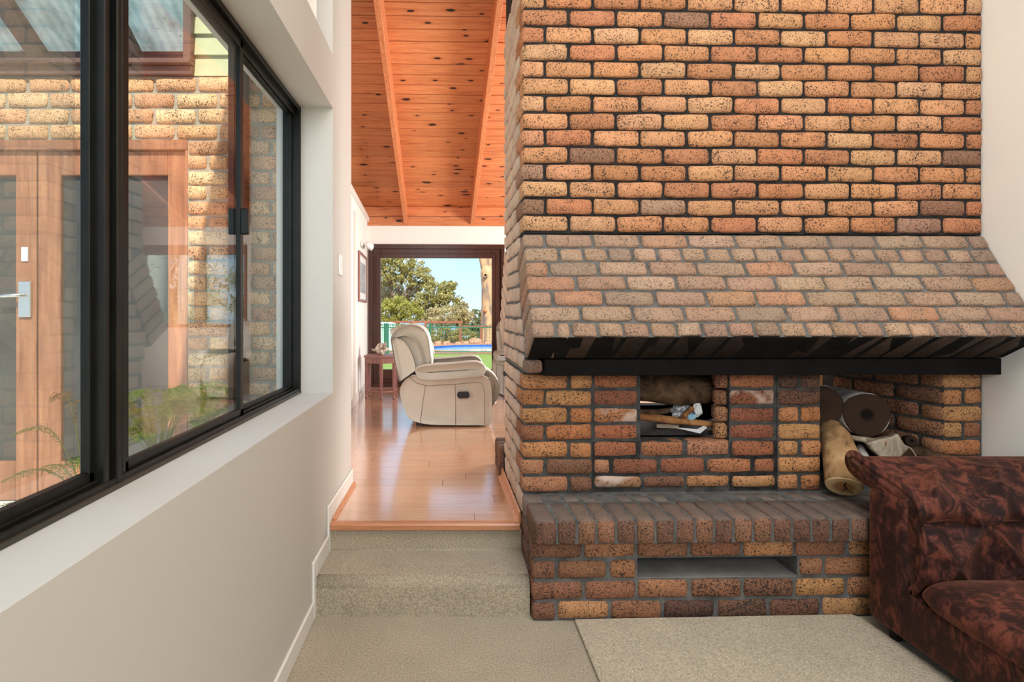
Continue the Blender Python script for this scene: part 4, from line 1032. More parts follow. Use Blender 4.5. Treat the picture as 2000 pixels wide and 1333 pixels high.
def paper(c, r_, mat, label, seed, sc=(1, 0.7, 0.8)):
    rnd = random.Random(seed); bm = bmesh.new(); bmesh.ops.create_icosphere(bm, subdivisions=2, radius=r_)
    for v_ in bm.verts:
        k = rnd.uniform(0.62, 1.25); v_.co = Vector((v_.co.x*k*sc[0], v_.co.y*k*sc[1], v_.co.z*k*sc[2]))
    me = bpy.data.meshes.new('paper'); bm.to_mesh(me); bm.free(); me.materials.append(mat)
    o = link('crumpled_paper', me); o.location = c; tag(o, label, 'paper', 'crumpled paper in the firebox')
paper(P(1330, 802, 2.88), 0.050, pap.m, 'crumpled newspaper under the firebox log', 1, (1.3, 0.7, 0.7))
paper(P(1362, 800, 2.83), 0.036, M['paper_white'], 'folded white paper beside the crumpled newspaper', 2, (0.7, 0.5, 1.0))
paper(P(1350, 814, 2.81), 0.026, M['paper_blue'], 'small scrap of pale blue paper in the firebox', 3)
paper(P(1322, 812, 2.84), 0.030, pap.m, 'smaller ball of newspaper behind the long stick', 4)
pf = MB().prism([(-0.07, 0.0), (0.035, -0.03), (0.09, 0.02), (0.08, 0.035), (0.03, 0.0)], 0, 0.004, 'z').build('paper_strip', M['paper_white']); pf.location = P(1350, 839, 2.78); pf.location.z = 0.775; pf.rotation_euler = (R(28), R(4), 0)
tag(pf, 'flat white paper strip at the front of the firebox', 'paper', 'crumpled paper in the firebox')
pf = MB().prism([(-0.06, 0.0), (0.05, -0.01), (0.07, 0.03), (-0.05, 0.03)], 0, 0.004, 'z').build('paper_strip', M['split']); pf.location = P(1305, 838, 2.82); pf.location.z = 0.775; pf.rotation_euler = (R(20), 0, 0)
tag(pf, 'brownish paper strip beneath the long split stick', 'paper', 'crumpled paper in the firebox')
gt = MB().box(0.60, 1.03, 0.115, 0.135, 0.735, 0.762).box(0.60, 1.03, 0.135, 0.50, 0.735, 0.742).build('ash_tray', plain('ash_tray_iron', (0.03, 0.026, 0.025, 1), 0.8, var=0.5, vscale=60, bump=0.6, bscale=150)); gt.matrix_world = FM
tag(gt, 'dark iron ash tray edge at the front of the firebox', 'tray')
wp = MB().prism([(-0.03, 0.0), (0.02, -0.01), (0.03, 0.03), (-0.01, 0.05)], 0, 0.003, 'y').build('paper_scrap', M['paper_white']); wp.location = P(1708, 934, 2.60); wp.location.z = 0.565; wp.rotation_euler = (R(-35), R(10), 0)
tag(wp, 'white paper scrap behind the sofa arm', 'paper')

# ------------------------------------------------------------------ velvet sofa
def velvet_mat():
    x = NT('crushed_velvet_rust'); x.rough(0.75); x.spec(0.25)
    co = x.coord((1.0, 1.0, 0.6))
    f = x.noise(co, 22, 6, 0.66, 0.9)
    g = x.noise(co, 3.2, 3, 0.5, 1.0)
    m = x.n('Math', operation='MULTIPLY_ADD'); x.l(g, m.inputs[0]); m.inputs[1].default_value = 0.35; x.l(f, m.inputs[2])
    x.col(x.ramp(m.outputs[0], [(0.58, (0.013, 0.004, 0.0035, 1)), (0.67, (0.030, 0.0085, 0.006, 1)), (0.82, (0.145, 0.040, 0.023, 1))]))
    x.b.inputs['Sheen Weight'].default_value = 0.3; x.b.inputs['Sheen Roughness'].default_value = 0.4
    x.b.inputs['Sheen Tint'].default_value = (0.85, 0.36, 0.22, 1)
    x.bump(f, 0.25, 0.01)
    return x.m
M['velvet'] = velvet_mat()
so = empty('velvet_sofa', (1.81, 1.3, 0.0)); tag(so, 'rust brown crushed velvet button tufted sofa beside the hearth', 'sofa')
SX, SY = 1.81, 1.3
def cr(pts, m):
    pts = [Vector(p) for p in pts]; out = []
    for i in range(len(pts) - 1):
        p0, p1, p2, p3 = pts[max(i-1, 0)], pts[i], pts[i+1], pts[min(i+2, len(pts)-1)]
        for k in range(m):
            t = k / m; out.append(0.5 * ((2*p1) + (-p0+p2)*t + (2*p0-5*p1+4*p2-p3)*t*t + (-p0+3*p1-3*p2+p3)*t**3))
    out.append(pts[-1]); return out
def rbox(name, x0, x1, y0, y1, z0, z1, r_, parent, seg=4, mat='velvet', wob=0.0):
    o = MB().box(x0 - SX, x1 - SX, y0 - SY, y1 - SY, z0, z1).build(name, M[mat], parent, smooth=True, bevel=r_, seg=seg)
    return o
XE = 2.66
base = rbox('base', 1.812, XE, 0.33, 2.33, 0.055, 0.25, 0.02, so)
def tufted(prof, axis_len, s_t, pu, pv, amp, fn, parent, name, ends=0.03, u_off=0.0):
    """prof: open polyline in 2D; swept along an axis; fn maps (a, p) to xyz"""
    pr_ = cr(prof, 10); n = len(pr_)
    acc = [0.0]
    for i in range(1, n): acc.append(acc[-1] + (pr_[i] - pr_[i-1]).length)
    nor = []
    for i in range(n):
        t = (pr_[min(i+1, n-1)] - pr_[max(i-1, 0)]).normalized(); nor.append(Vector((t.y, -t.x)))
    na = int(axis_len / 0.008); vv = []; b = MB()
    for a in range(na + 1):
        t = axis_len * a / na
        edge = min(1.0, t / ends)
        drop = -0.028 * (1 - math.sqrt(max(0.0, 1 - (1 - edge) ** 2)))
        for i in range(n):
            s = acc[i]; off = drop
            if s_t[0] < s < s_t[1]:
                w_ = min(1.0, (s - s_t[0]) / 0.05, (s_t[1] - s) / 0.16) * min(1.0, max(0.0, (t - 0.02) / 0.06))
                A_ = (s / pu + (t + u_off) / pv); B_ = (s / pu - (t + u_off) / pv)
                h_ = abs(math.sin(math.pi * A_) * math.sin(math.pi * B_)) ** 0.5
                off += amp * w_ * (h_ - 1.0)
            q_ = pr_[i] + nor[i] * off
            vv.append(fn(t, q_))
    fs_ = [(a*n+i, a*n+i+1, (a+1)*n+i+1, (a+1)*n+i) for a in range(na) for i in range(n-1)]
    b.add(vv, fs_); b.f.append(tuple(range(n)))
    return b.build(name, M['velvet'], parent, smooth=True), pr_, acc
# arm next to the hearth: boxed front panel and tufted roll flaring over it
def make_arm(flip):
    ysg = (lambda y: y) if not flip else (lambda y: 2.68 - y)
    ab = MB().box(1.808 - SX, XE - SX, min(ysg(2.15), ysg(2.352)) - SY, max(ysg(2.15), ysg(2.352)) - SY, 0.055, 0.625).build('arm', M['velvet'], so, smooth=True, bevel=0.028, seg=4)
    pf_ = [(2.150, 0.27), (2.105, 0.33), (2.088, 0.43), (2.100, 0.51), (2.122, 0.548), (2.104, 0.572), (2.100, 0.605), (2.138, 0.645), (2.22, 0.672), (2.33, 0.694), (2.42, 0.722), (2.458, 0.720), (2.474, 0.696), (2.455, 0.668), (2.39, 0.648), (2.30, 0.632), (2.22, 0.612)]
    if flip: pf_ = pf_
    o, pr_, acc = tufted(pf_, XE - 1.822, (0.03, 0.72), 0.30, 0.26, 0.046, lambda t, q_: (1.822 + t - SX, ysg(q_.x) - SY, q_.y), ab, 'tufted_roll', 0.035, 0.02)
    # buttons at the tuft points
    k = 0
    for i in range(1, 9):
        for j in range(-6, 12):
            A_, B_ = i, j
            s = (A_ + B_) / 2 * 0.30; t = (A_ - B_) / 2 * 0.26 - 0.02
            if not (0.08 < s < 0.58 and 0.09 < t < XE - 1.87): continue
            ii = min(range(len(acc)), key=lambda m_: abs(acc[m_] - s)); p_ = pr_[ii]
            t2 = (pr_[min(ii+1, len(pr_)-1)] - pr_[max(ii-1, 0)]).normalized(); nn = Vector((t2.y, -t2.x)); c = p_ - nn * 0.038
            MB().ball((1.822 + t - SX, ysg(c.x) - SY, c.y), 0.012, 8, 5).build('button', M['velvet'], o, smooth=True)
    # front welt following the end of the roll
    MB().tube([(1.824 - SX, ysg(p.x) - SY, p.y) for p in pr_], 0.006, 6).build('welt', M['velvet'], o, smooth=True)
    return ab
make_arm(False); make_arm(True)
# back against the right wall
pb = [(2.50, 0.26), (2.46, 0.34), (2.45, 0.48), (2.46, 0.58), (2.50, 0.645), (2.58, 0.675), (2.63, 0.68), (2.66, 0.66), (2.66, 0.5)]
rbox('back', 2.52, XE, 0.5, 2.15, 0.055, 0.62, 0.02, so)
bb, _, _ = tufted(pb, 1.60, (0.03, 0.62), 0.30, 0.26, 0.034, lambda t, q_: (q_.x - SX, 2.14 - t - SY, q_.y), so, 'tufted_back')
# seat cushion with soft nose
def cushion(x0, x1, y0, y1, z0, z1):
    nx, ny = 28, 40; b = MB()
    def prof(fx, fy):
        ex = 1 - abs(2*fx - 1) ** 5; ey = 1 - abs(2*fy - 1) ** 7
        return max(0.0, ex) ** 0.5 * max(0.0, ey) ** 0.5
    top_ = []; bot = []
    for i in range(nx + 1):
        for j in range(ny + 1):
            fx, fy = 0.5 - 0.5*math.cos(math.pi*i/nx), 0.5 - 0.5*math.cos(math.pi*j/ny); h_ = prof(fx, fy); zm = (z0 + z1) / 2
            ca, cb2 = 2*fx - 1, 2*fy - 1; ca, cb2 = ca * (1 - 0.07 * abs(cb2) ** 9), cb2 * (1 - 0.07 * abs(ca) ** 9)
            x_, y_ = (x0 + x1)/2 + (x1 - x0)/2 * ca, (y0 + y1)/2 + (y1 - y0)/2 * cb2
            wv = 0.010 * noise.noise(Vector((x_*3, y_*3, 1.0)))
            top_.append((x_ - SX, y_ - SY, zm + (z1 - zm) * h_ + wv * h_)); bot.append((x_ - SX, y_ - SY, zm - (zm - z0) * h_))
    n = (nx + 1) * (ny + 1); b.v = top_ + bot
    for i in range(nx):
        for j in range(ny):
            a = i*(ny+1)+j; b.f.append((a, a+ny+1, a+ny+2, a+1)); b.f.append((n+a, n+a+1, n+a+ny+2, n+a+ny+1))
    return b.build('seat_cushion', M['velvet'], so, smooth=True)
cushion(1.795, 2.52, 1.33, 2.115, 0.20, 0.368); cushion(1.795, 2.52, 0.56, 1.325, 0.20, 0.368)
for (x_, y_) in ((1.87, 2.27), (1.87, 0.40), (2.62, 2.27), (2.62, 0.40)): MB().lathe([(0.022, 0.0), (0.026, 0.06)], 12, Matrix.Translation((x_ - SX, y_ - SY, 0))).build('foot', M['leather_dark'], so)

# ------------------------------------------------------------------ ferns outside the window
fgreen = [plain('fern_green', lin(136, 160, 58), 0.6, var=0.25, vscale=20), plain('fern_yellow', lin(178, 160, 58), 0.6, var=0.2, vscale=20), plain('fern_dry', lin(190, 130, 48), 0.6, var=0.2, vscale=20)]
stemm = plain('fern_stem', lin(160, 158, 84), 0.6)
def fern(loc, fronds, label, seed):
    rnd = random.Random(seed); t = empty('fern', loc)
    for (az, H_, reach, L_, ci) in fronds:
        d = Vector((math.cos(az), math.sin(az), 0)); side = Vector((-d.y, d.x, 0))
        if d.x > 0: reach = min(reach, 0.26 / max(d.x, 0.3))
        pts = []; N = 16
        for k in range(N + 1):
            f = k / N; pts.append(d * (reach * f ** 1.4) + Vector((0, 0, H_ * (1 - (1 - f) ** 2.2) - 0.26 * H_ * max(0, f - 0.6) ** 1.2 * 2)))
        fo = MB().tube(pts, [0.0028 * (1 - 0.7 * k / N) for k in range(N + 1)], 5).build('frond_stem', stemm, t, smooth=True)
        b = MB()
        M_ = 24
        for k in range(M_):
            f = 0.42 + 0.58 * k / M_; x_ = f * N; i = min(int(x_), N - 1); p = pts[i].lerp(pts[i+1], x_ - i); tan = (pts[i+1] - pts[i]).normalized()
            ln = L_ * math.sin(math.pi * (0.10 + 0.88 * (f - 0.42) / 0.58)) ** 0.8
            for sg in (-1, 1):
                dr_ = (side * sg + tan * 0.55 + Vector((0, 0, -0.22 + rnd.uniform(-0.12, 0.12)))).normalized(); nn = dr_.cross(tan).normalized()
                m2 = 5                                   # each pinna carries leaflets
                for q_ in range(m2):
                    c0 = p + dr_ * ln * q_ / m2; c1 = p + dr_ * ln * (q_ + 0.9) / m2; w_ = 0.0042 * (1 - 0.5 * q_ / m2)
                    ft2 = (tan * w_ + Vector((0, 0, rnd.uniform(-0.003, 0.003))))
                    n = len(b.v); b.v += [tuple(c0), tuple((c0 + c1) / 2 + ft2), tuple(c1), tuple((c0 + c1) / 2 - ft2)]; b.f.append((n, n+1, n+2, n+3))
        b.build('leaflets', fgreen[ci], fo)
    return tag(t, label, 'fern', 'ferns outside the window')
rnd = random.Random(3)
fr1 = [(rnd.uniform(0, 6.28), rnd.uniform(0.32, 0.52), rnd.uniform(0.10, 0.32), rnd.uniform(0.04, 0.065), 0 if rnd.random() < 0.75 else 1) for _ in range(34)] + [(4.4, 0.48, 0.30, 0.05, 2), (4.0, 0.50, 0.34, 0.045, 2)]
fern((-1.27, 2.32, 0.60), fr1, 'bushy green fern growing just outside the middle window pane', 1)
fr2 = [(rnd.uniform(0, 6.28), rnd.uniform(0.30, 0.50), rnd.uniform(0.10, 0.30), rnd.uniform(0.04, 0.06), 0) for _ in range(26)]
fern((-1.26, 2.68, 0.60), fr2, 'green fern beside the dark downpipe', 2)
fr3 = [(3.5, 0.40, 0.22, 0.05, 1), (2.6, 0.20, 0.30, 0.06, 1), (4.2, 0.26, 0.25, 0.05, 1), (3.0, 0.52, 0.14, 0.04, 2), (5.2, 0.30, 0.2, 0.05, 0), (3.9, 0.14, 0.26, 0.06, 0)]
fern((-1.32, 1.93, 0.62), fr3, 'small yellowing fern low behind the black mullion', 3)
gb = MB().box(-1.55, -0.935, 1.2, 2.93, 0.297, 0.61).build('garden_bed', plain('bed_soil', lin(70, 56, 46), 0.95, var=0.4, vscale=30, bump=0.8, bscale=50)); tag(gb, 'low soil bed holding the ferns under the window', 'garden bed')

# ------------------------------------------------------------------ garden beyond the glass door
ZG = -0.27
def grass_mat():
    x = NT('lawn_grass'); x.rough(0.9); co = x.coord()
    f = x.noise(co, 14, 5, 0.7); g = x.noise(co, 1.2, 3)
    c = x.ramp(f, [(0.3, lin(88, 112, 40)), (0.55, lin(122, 146, 58)), (0.75, lin(150, 166, 80))])
    x.col(x.mix(x.ramp(g, [(0.4, 0.0), (0.7, 0.35)]), c, lin(150, 150, 84))); x.bump(f, 0.8, 0.05); return x.m
lw_ = MB().box(-60, 60, 8.05, 21.7, ZG - 0.2, ZG).build('lawn', grass_mat()); struct(lw_, 'sunlit green lawn between the house and the pool fence')
pav = plain('pool_paving_brick', lin(172, 122, 96), 0.85, var=0.25, vscale=18, bump=0.3)
def pool():
    cxp, cyp, rx, ry = 2.75, 24.5, 3.75, 2.2
    n = 56; ring = lambda k_: [(cxp + rx*k_*math.cos(2*math.pi*i/n), cyp + ry*(k_ + (k_-1)*0.6)*math.sin(2*math.pi*i/n)) for i in range(n)]
    cz_ = lambda y: 0.0 if y < cyp - 0.4 else min(0.09, 0.09 * (y - cyp + 0.4) / 0.8)
    t = empty('swimming_pool', (0, 0, 0)); tag(t, 'kidney curved swimming pool with blue tile band behind the fence', 'pool')
    wt = NT('pool_water'); wt.rough(0.05); wt.col(wt.ramp(wt.noise(wt.coord(), 3, 3), [(0.35, lin(150, 190, 194)), (0.65, lin(196, 216, 214))]))
    b = MB(); r1 = [(x, y, ZG - 0.01) for x, y in ring(1.0)]; b.v = r1; b.f = [tuple(range(n))]; b.build('water', wt.m, t)
    til = plain('pool_tile_blue', lin(40, 88, 168), 0.3, var=0.3, vscale=10)
    b = MB(); b.rings([[(x, y, ZG - 0.14) for x, y in ring(1.002)], [(x, y, ZG + cz_(y)) for x, y in ring(1.002)]], False); b.build('tile_band', til, t)
    b = MB(); b.rings([[(x, y, ZG + cz_(y)) for x, y in ring(1.0)], [(x, y, ZG + cz_(y) + 0.03) for x, y in ring(1.0)], [(x, y, ZG + cz_(y) + 0.03) for x, y in ring(1.12)], [(x, y, ZG - 0.05) for x, y in ring(1.12)]], False); b.build('coping', pav, t)
    b = MB(); o_ = [(-60, 21.7), (60, 21.7), (60, 32), (-60, 32)]
    # paving around the pool: strips that leave the pool open
    pv_ = MB(); R_ = ring(1.06)
    far = [(cxp + 60*math.cos(2*math.pi*i/n), cyp + (2.7 if math.sin(2*math.pi*i/n) < 0 else 7.0)*math.sin(2*math.pi*i/n)) for i in range(n)]
    pv_.rings([[(x, y, ZG + 0.005) for x, y in R_], [(x, y, ZG + 0.005) for x, y in far]], False)
    p_ = pv_.build('paving', pav, None); struct(p_, 'terracotta brick paving around the pool')
    struct(MB().box(-60, 60, 21.5, 45, ZG - 0.9, ZG - 0.45).build('ground', plain('ground_earth', lin(120, 100, 70), 0.95)), 'bare earth below the pool paving')
pool()
gm = plain('fence_green_paint', lin(44, 100, 78), 0.5)
def fence():
    YF = 21.5; t = empty('pool_fence', (0, YF, ZG)); tag(t, 'green tubular loop top pool fence across the end of the lawn', 'fence')
    x0, x1 = -5.2, 3.4
    for z_ in (0.10, 1.07): MB().box(x0, x1, -0.016, 0.016, z_ - 0.02, z_ + 0.02).build('rail', gm, t)
    hoop = []
    for k in range(7): a = math.pi * k / 6; hoop.append((0.052 - 0.052*math.cos(a), 0, 1.15 + 0.055*math.sin(a)))
    me = MB().tube([(0, 0, 0.04), (0, 0, 1.15)] + hoop[1:-1] + [(0.104, 0, 1.15), (0.104, 0, 0.04)], 0.0125, 6).build('hoop', gm, None); hm_ = me.data; bpy.data.objects.remove(me)
    x = x0
    while x < x1:
        o = link('loop_bar', hm_, t); o.location = (x, 0, 0); x += 0.208
    for px in (752, 757, 840): 
        MB().box(-0.045, 0.045, -0.045, 0.045, 0, 1.24).build('post', gm, t).location = ((px - 885) / FPX * YF, 0, 0)
fence()
tank = plain('pale_green_metal', lin(170, 204, 188), 0.5, var=0.12, vscale=6)
tk = empty('water_tank', ((751 - 885) / FPX * 24.5, 24.5, ZG)); tag(tk, 'pale green ribbed tank behind the left end of the pool fence', 'tank')
MB().rings([[((0.50 + 0.02*math.cos(16*a)) * math.cos(a), (0.5 + 0.02*math.cos(16*a)) * math.sin(a), z_) for a in [2*math.pi*k/96 for k in range(96)]] for z_ in (0, 1.14)]).build('tank_shell', tank, tk, smooth=False)
MB().lathe([(0.53, 1.14), (0.53, 1.17), (0.3, 1.24)], 24).build('lid', tank, tk)
# timber post and rail line behind the pool
rt = plain('rail_timber', lin(138, 86, 62), 0.8, var=0.2, vscale=6)
def rail_fence(px0, px1, ytop, posts, label):
    Y = 28.0; t = empty('post_and_rail', ((px0 - 885) / FPX * Y, Y, ZG)); ox = t.location.x; zt2 = CAMZ + (612 - ytop) / FPX * Y - ZG
    MB().box(-0.05, (px1 - px0) / FPX * Y + 0.05, -0.06, 0.06, zt2 - 0.09, zt2 + 0.02).build('rail', rt, t)
    for p in posts: MB().box(-0.07, 0.07, -0.07, 0.07, 0, zt2 - 0.05).build('post', rt, t).location = ((p - 885) / FPX * Y - ox, 0, 0)
    w_ = MB()
    for k in range(5): w_.tube([(0, 0, 0.2 + 0.18*k), ((px1 - px0) / FPX * Y, 0, 0.2 + 0.18*k)], 0.006, 4)
    w_.build('wire', gm, t); tag(t, label, 'fence', 'timber rails behind the pool')
rail_fence(763, 902, 628, (767, 832, 899), 'reddish timber post and rail behind the pool, upper run')
rail_fence(905, 985, 637, (940, 984), 'lower timber rail behind the pool, by the big trunk')
stone = plain('garden_stone', lin(170, 128, 100), 0.9, var=0.3, vscale=4, bump=0.6, bscale=8)
rnd = random.Random(11)
for i in range(9):
    px = 836 + 19 * i + rnd.uniform(-3, 3); Yr = 27.4 + rnd.uniform(-0.05, 0.05); r_ = rnd.uniform(0.13, 0.17) if i != 5 else 0.27
    bm = bmesh.new(); bmesh.ops.create_icosphere(bm, subdivisions=2, radius=1.0)
    for v_ in bm.verts:
        k = 1 + 0.3 * noise.noise(v_.co * 1.7 + Vector((i * 3.1, 0, 0))); v_.co = Vector((v_.co.x*k*r_*1.5, v_.co.y*k*r_, v_.co.z*k*r_*0.9))
    me = bpy.data.meshes.new('rock'); bm.to_mesh(me); bm.free(); me.materials.append(stone)
    o = link('rock', me); o.location = ((px - 885) / FPX * Yr, Yr, ZG + r_ * 0.55)
    tag(o, 'large pale boulder beside the pool' if i == 5 else ('first', 'second', 'third', 'fourth', 'fifth', '', 'sixth', 'seventh', 'eighth')[i] + ' small rock from the left in the row behind the pool', 'rock', 'rocks behind the pool')

# trees
leafm = {}
for nm, c in (('olive', (160, 150, 90)), ('yellow', (160, 156, 76)), ('dark', (122, 124, 80)), ('grey', (176, 162, 120))):
    x = NT('leaf_' + nm); x.rough(0.6); c_ = lin(*c); f = x.noise(x.coord(), 3, 4)
    x.col(x.ramp(f, [(0.3, tuple(k*0.6 for k in c_[:3]) + (1,)), (0.7, tuple(min(1, k*1.5) for k in c_[:3]) + (1,))])); 
    tl_ = x.n('BsdfTranslucent'); tl_.inputs[0].default_value = tuple(min(1, k*1.6) for k in c_[:3]) + (1,); ms_ = x.n('MixShader'); ms_.inputs[0].default_value = 0.4
    x.l(x.b.outputs[0], ms_.inputs[1]); x.l(tl_.outputs[0], ms_.inputs[2]); x.l(ms_.outputs[0], x.out.inputs['Surface'])
    leafm[nm] = x.m
gum = NT('gum_bark'); gum.rough(0.8); co_ = gum.coord((1.2, 1.2, 0.35)); f_ = gum.noise(co_, 2.6, 4, 0.55, 0.6)
gum.col(gum.ramp(f_, [(0.36, lin(110, 98, 90)), (0.46, lin(150, 122, 100)), (0.52, lin(188, 146, 106)), (0.72, lin(196, 160, 120))]))
gum.bump(f_, 0.4, 0.05)
white_bark = NT('white_bark'); white_bark.rough(0.8); f_ = white_bark.noise(white_bark.coord((3, 3, 14)), 1.6, 4)
white_bark.col(white_bark.ramp(f_, [(0.30, lin(150, 142, 132)), (0.42, lin(238, 234, 226))]))
brown_bark = plain('grey_brown_bark', lin(120, 102, 84), 0.9, var=0.3, vscale=3)
def tree(loc, H_, crowns, leaf, nleaf, label, lsize=0.16, trunk_r=0.14, seed=0, bark_=None, branches=True, name='tree', droop=0.3):
    rnd = random.Random(seed); t = empty(name, loc)
    tr = MB()
    if branches:
        tr.tube([(0, 0, -0.3), (0.05, 0, H_*0.3), (-0.06, 0.05, H_*0.55)], [trunk_r, trunk_r*0.75, trunk_r*0.5], 8)
        for (cx_, cy_, cz_, rx, ry, rz2) in crowns:
            tr.tube([(-0.03, 0.02, H_*0.4), (cx_*0.5, cy_*0.5, (H_*0.45 + cz_)*0.5), (cx_, cy_, cz_ + rz2*0.3)], [trunk_r*0.45, trunk_r*0.3, trunk_r*0.1], 6)
            for q_ in range(5):
                e = Vector((cx_ + rnd.uniform(-.7, .7)*rx, cy_ + rnd.uniform(-.7, .7)*ry, cz_ + rnd.uniform(-.5, .7)*rz2))
                tr.tube([(cx_*0.6, cy_*0.6, (H_*0.45 + cz_)*0.5), tuple((Vector((cx_, cy_, cz_)) + e) / 2), tuple(e)], [trunk_r*0.22, trunk_r*0.14, trunk_r*0.05], 5)
        tr.build('trunk', bark_ or brown_bark, t, smooth=True)
    tot = sum(c[3]*c[5] for c in crowns); b = MB()
    for (cx_, cy_, cz_, rx, ry, rz2) in crowns:
        m_ = int(nleaf * rx * rz2 / tot); ncl = max(4, m_ // 26); cl = []
        for _ in range(ncl):
            while True:
                d = Vector((rnd.uniform(-1, 1), rnd.uniform(-1, 1), rnd.uniform(-1, 1)))
                if d.length < 1 and d.length > rnd.random() * 0.75: break
            cl.append((Vector((cx_ + d.x*rx, cy_ + d.y*ry, cz_ + d.z*rz2)), rnd.uniform(0.14, 0.34) * (rx + rz2) / 2))
        for _ in range(m_):
            c, r_ = rnd.choice(cl); p = c + Vector((rnd.gauss(0, .5), rnd.gauss(0, .5), rnd.gauss(0, .38))) * r_
            a = Vector((rnd.uniform(-1, 1), rnd.uniform(-1, 1), rnd.uniform(-1, 1) - droop)).normalized(); s_ = a.cross(Vector((rnd.uniform(-1, 1), rnd.uniform(-1, 1), rnd.uniform(-1, 1)))).normalized()
            L_ = lsize * rnd.uniform(0.6, 1.2); w_ = L_ * 0.22; n = len(b.v)
            b.v += [tuple(p - a*L_/2), tuple(p + s_*w_), tuple(p + a*L_/2), tuple(p - s_*w_)]; b.f.append((n, n+1, n+2, n+3))
    b.build('foliage', leafm[leaf], t)
    return tag(t, label, 'tree', 'trees beyond the pool')
def px_tree(px_base, Y, crown_px, *a, **k):
    """crowns given by photo column/row and pixel radii at depth Y"""
    x0 = (px_base - 885) / FPX * Y; sc = Y / FPX
    cs = [((x - px_base) * sc, dy, CAMZ + (612 - y) * sc - ZG, rx * sc, rx * sc * 0.8, ry * sc) for x, y, rx, ry, dy in crown_px]
    return tree((x0, Y, ZG), max(c[2] for c in cs), cs, *a, **k)
px_tree(770, 34, [(760, 530, 36, 30, 0), (792, 520, 34, 24, 0.5), (820, 545, 30, 24, 0), (838, 545, 14, 10, 0), (745, 500, 40, 30, 0)], 'olive', 5200, 'tall open gum tree on the left of the view', lsize=0.24, trunk_r=0.2, seed=1)
px_tree(842, 33, [(850, 572, 30, 22, 0), (876, 562, 18, 18, 0), (835, 600, 34, 26, 0), (872, 592, 30, 22, 0)], 'olive', 5600, 'rounded gum tree in the middle of the view', lsize=0.22, trunk_r=0.16, seed=2)
px_tree(870, 31, [(868, 618, 44, 20, 0), (905, 622, 26, 20, 0), (900, 602, 16, 12, 0)], 'grey', 4600, 'dry greyish bushy tree low in the middle', lsize=0.18, trunk_r=0.1, seed=3)
px_tree(760, 31, [(752, 610, 22, 28, 0), (778, 605, 24, 26, 0), (805, 612, 22, 20, 0)], 'yellow', 5200, 'feathery yellow green wattle above the tank', lsize=0.17, trunk_r=0.1, seed=4)
px_tree(770, 36, [(765, 575, 34, 26, 0), (800, 580, 28, 22, 0), (742, 580, 24, 30, 0)], 'grey', 4600, 'grey green tree behind the wattle', lsize=0.2, seed=5)
px_tree(925, 36, [(928, 632, 26, 16, 0), (945, 636, 22, 14, 0), (912, 640, 18, 14, 0)], 'dark', 3000, 'dark green tree left of the big trunk', lsize=0.2, seed=6)
px_tree(932, 40, [(928, 613, 14, 8, 0), (938, 618, 8, 5, 0)], 'dark', 420, 'small wind bent tree on the skyline', lsize=0.2, trunk_r=0.05, seed=7)
px_tree(900, 30, [(905, 655, 34, 14, 0), (862, 655, 34, 14, 0), (935, 662, 24, 12, 0)], 'olive', 3600, 'low scrub behind the timber rail', lsize=0.16, branches=False, name='shrub', seed=8)
px_tree(785, 30, [(770, 650, 34, 16, 0), (815, 652, 30, 16, 0)], 'olive', 3000, 'low scrub behind the recliner', lsize=0.16, branches=False, name='shrub', seed=9)
px_tree(750, 25.6, [(748, 665, 18, 14, 0), (775, 668, 16, 10, 0)], 'yellow', 1000, 'bright shrub beside the green tank', lsize=0.12, branches=False, name='shrub', seed=10)
# big gum trunk
bt = empty('gum_tree', ((951 - 885) / FPX * 29.5, 29.5, ZG)); tag(bt, 'massive smooth barked gum trunk at the right of the view', 'tree')
tp = lambda px, py: ((px - 951) / FPX * 29.5, 0.0, CAMZ + (612 - py) / FPX * 29.5 - ZG)
tkb = MB().tube([tp(951, 680), tp(951, 668), tp(951, 640), tp(953, 600), tp(953, 560), tp(952, 535), tp(953, 520)], [0.52, 0.44, 0.37, 0.35, 0.36, 0.38, 0.36], 20, True, None, 0.05).build('trunk', gum.m, bt, smooth=True)
MB().tube([tp(951, 535), tp(946, 515), tp(941, 495), tp(934, 450), tp(925, 380)], [0.3, 0.24, 0.22, 0.2, 0.15], 14).build('limb', gum.m, bt, smooth=True)
MB().tube([tp(953, 535), tp(958, 512), tp(962, 490), tp(968, 440), tp(975, 370)], [0.3, 0.25, 0.24, 0.2, 0.15], 14).build('limb', gum.m, bt, smooth=True)
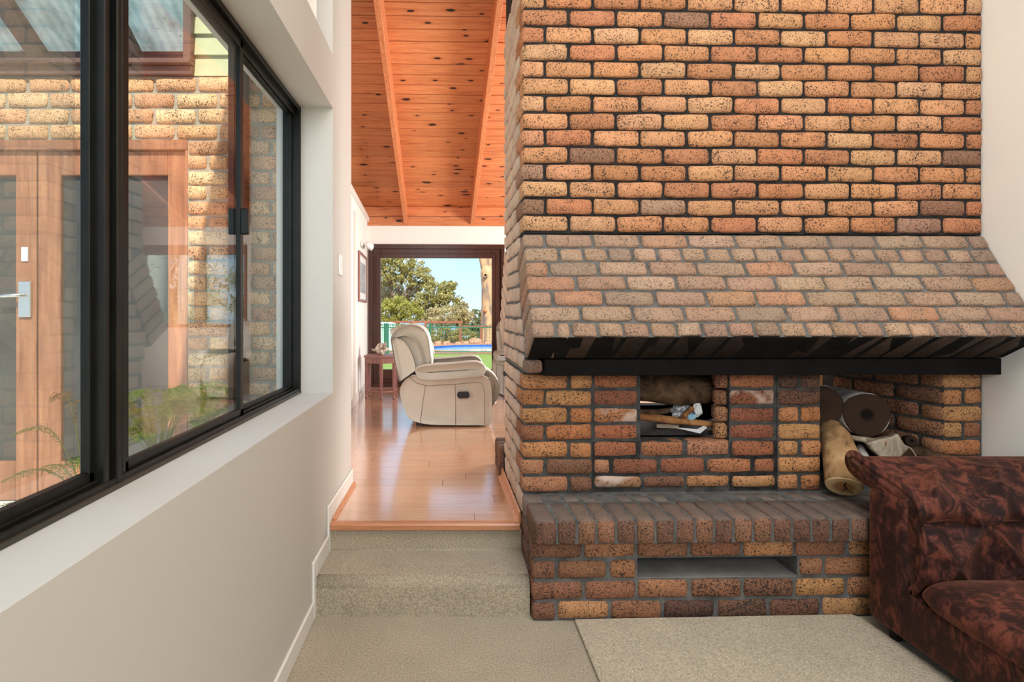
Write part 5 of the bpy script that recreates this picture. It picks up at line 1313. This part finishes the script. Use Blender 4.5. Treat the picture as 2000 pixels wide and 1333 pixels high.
kn = Vector(tp(947, 539)); MB().lathe([(0.15, 0.0), (0.13, 0.08), (0.07, 0.08), (0.06, 0.02)], 14, Matrix.Translation(kn + Vector((0, -0.38, 0))) @ Matrix.Rotation(R(90), 4, 'X')).build('burl', gum.m, tkb, smooth=True)
MB().lathe([(0.07, 0.0), (0.07, 0.065)], 12, Matrix.Translation(kn + Vector((0, -0.38, 0))) @ Matrix.Rotation(R(90), 4, 'X')).build('hollow', M['soot'], tkb)
MB().ball(Vector(tp(947, 608)) + Vector((0, -0.34, 0)), 0.09, 10, 6).build('burl', plain('burl_red', lin(190, 110, 70), 0.8, var=0.2), tkb, smooth=True)
# far ridge
b = MB(); vv = []
for i in range(61):
    x_ = -300 + 10 * i; h_ = -3.5 + 3.0 * noise.noise(Vector((i * 0.13, 0, 0))); vv += [(x_, 420, -60), (x_, 420, h_), (x_, 460, -60)]
for i in range(60): b.f += [(3*i, 3*i+3, 3*i+4, 3*i+1), (3*i+1, 3*i+4, 3*i+5, 3*i+2)]
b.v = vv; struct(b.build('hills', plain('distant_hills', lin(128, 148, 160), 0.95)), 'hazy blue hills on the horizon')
# white barked trees seen in the window's reflection
for k, (x_, y_, r_) in enumerate(((7.0, 17.5, 0.24), (8.3, 18.2, 0.36), (9.4, 18.0, 0.3))):
    t = empty('white_gum', (x_, y_, ZG)); tag(t, ('slender', 'thick', 'outermost')[k] + ' white barked gum tree mirrored in the courtyard window', 'tree', 'white gums')
    MB().tube([(0, 0, -0.2), (0.05, 0, 2.5), (-0.1, 0.1, 6.0), (0.1, 0, 9.0)], [r_*1.1, r_, r_*0.85, r_*0.6], 14, True, None, 0.05).build('trunk', white_bark.m, t, smooth=True)
for k, (x_, y_, z_, w_, lf_) in enumerate(((11.0, 23.5, 3.0, 2.1, 'yellow'), (15.8, 25.0, 3.6, 2.2, 'olive'), (9.0, 29.0, 2.6, 1.9, 'yellow'))):
    tree((x_, y_, ZG), z_ + 1.0, [(0, 0, z_, w_, w_, 1.7), (-0.8, 0, z_ - 1.2, w_*0.8, w_, 1.2)], lf_, 2600, ('leafy yellow green', 'leafy olive', 'smaller yellow green')[k] + ' tree mirrored in the courtyard window', lsize=0.3, seed=20 + k)
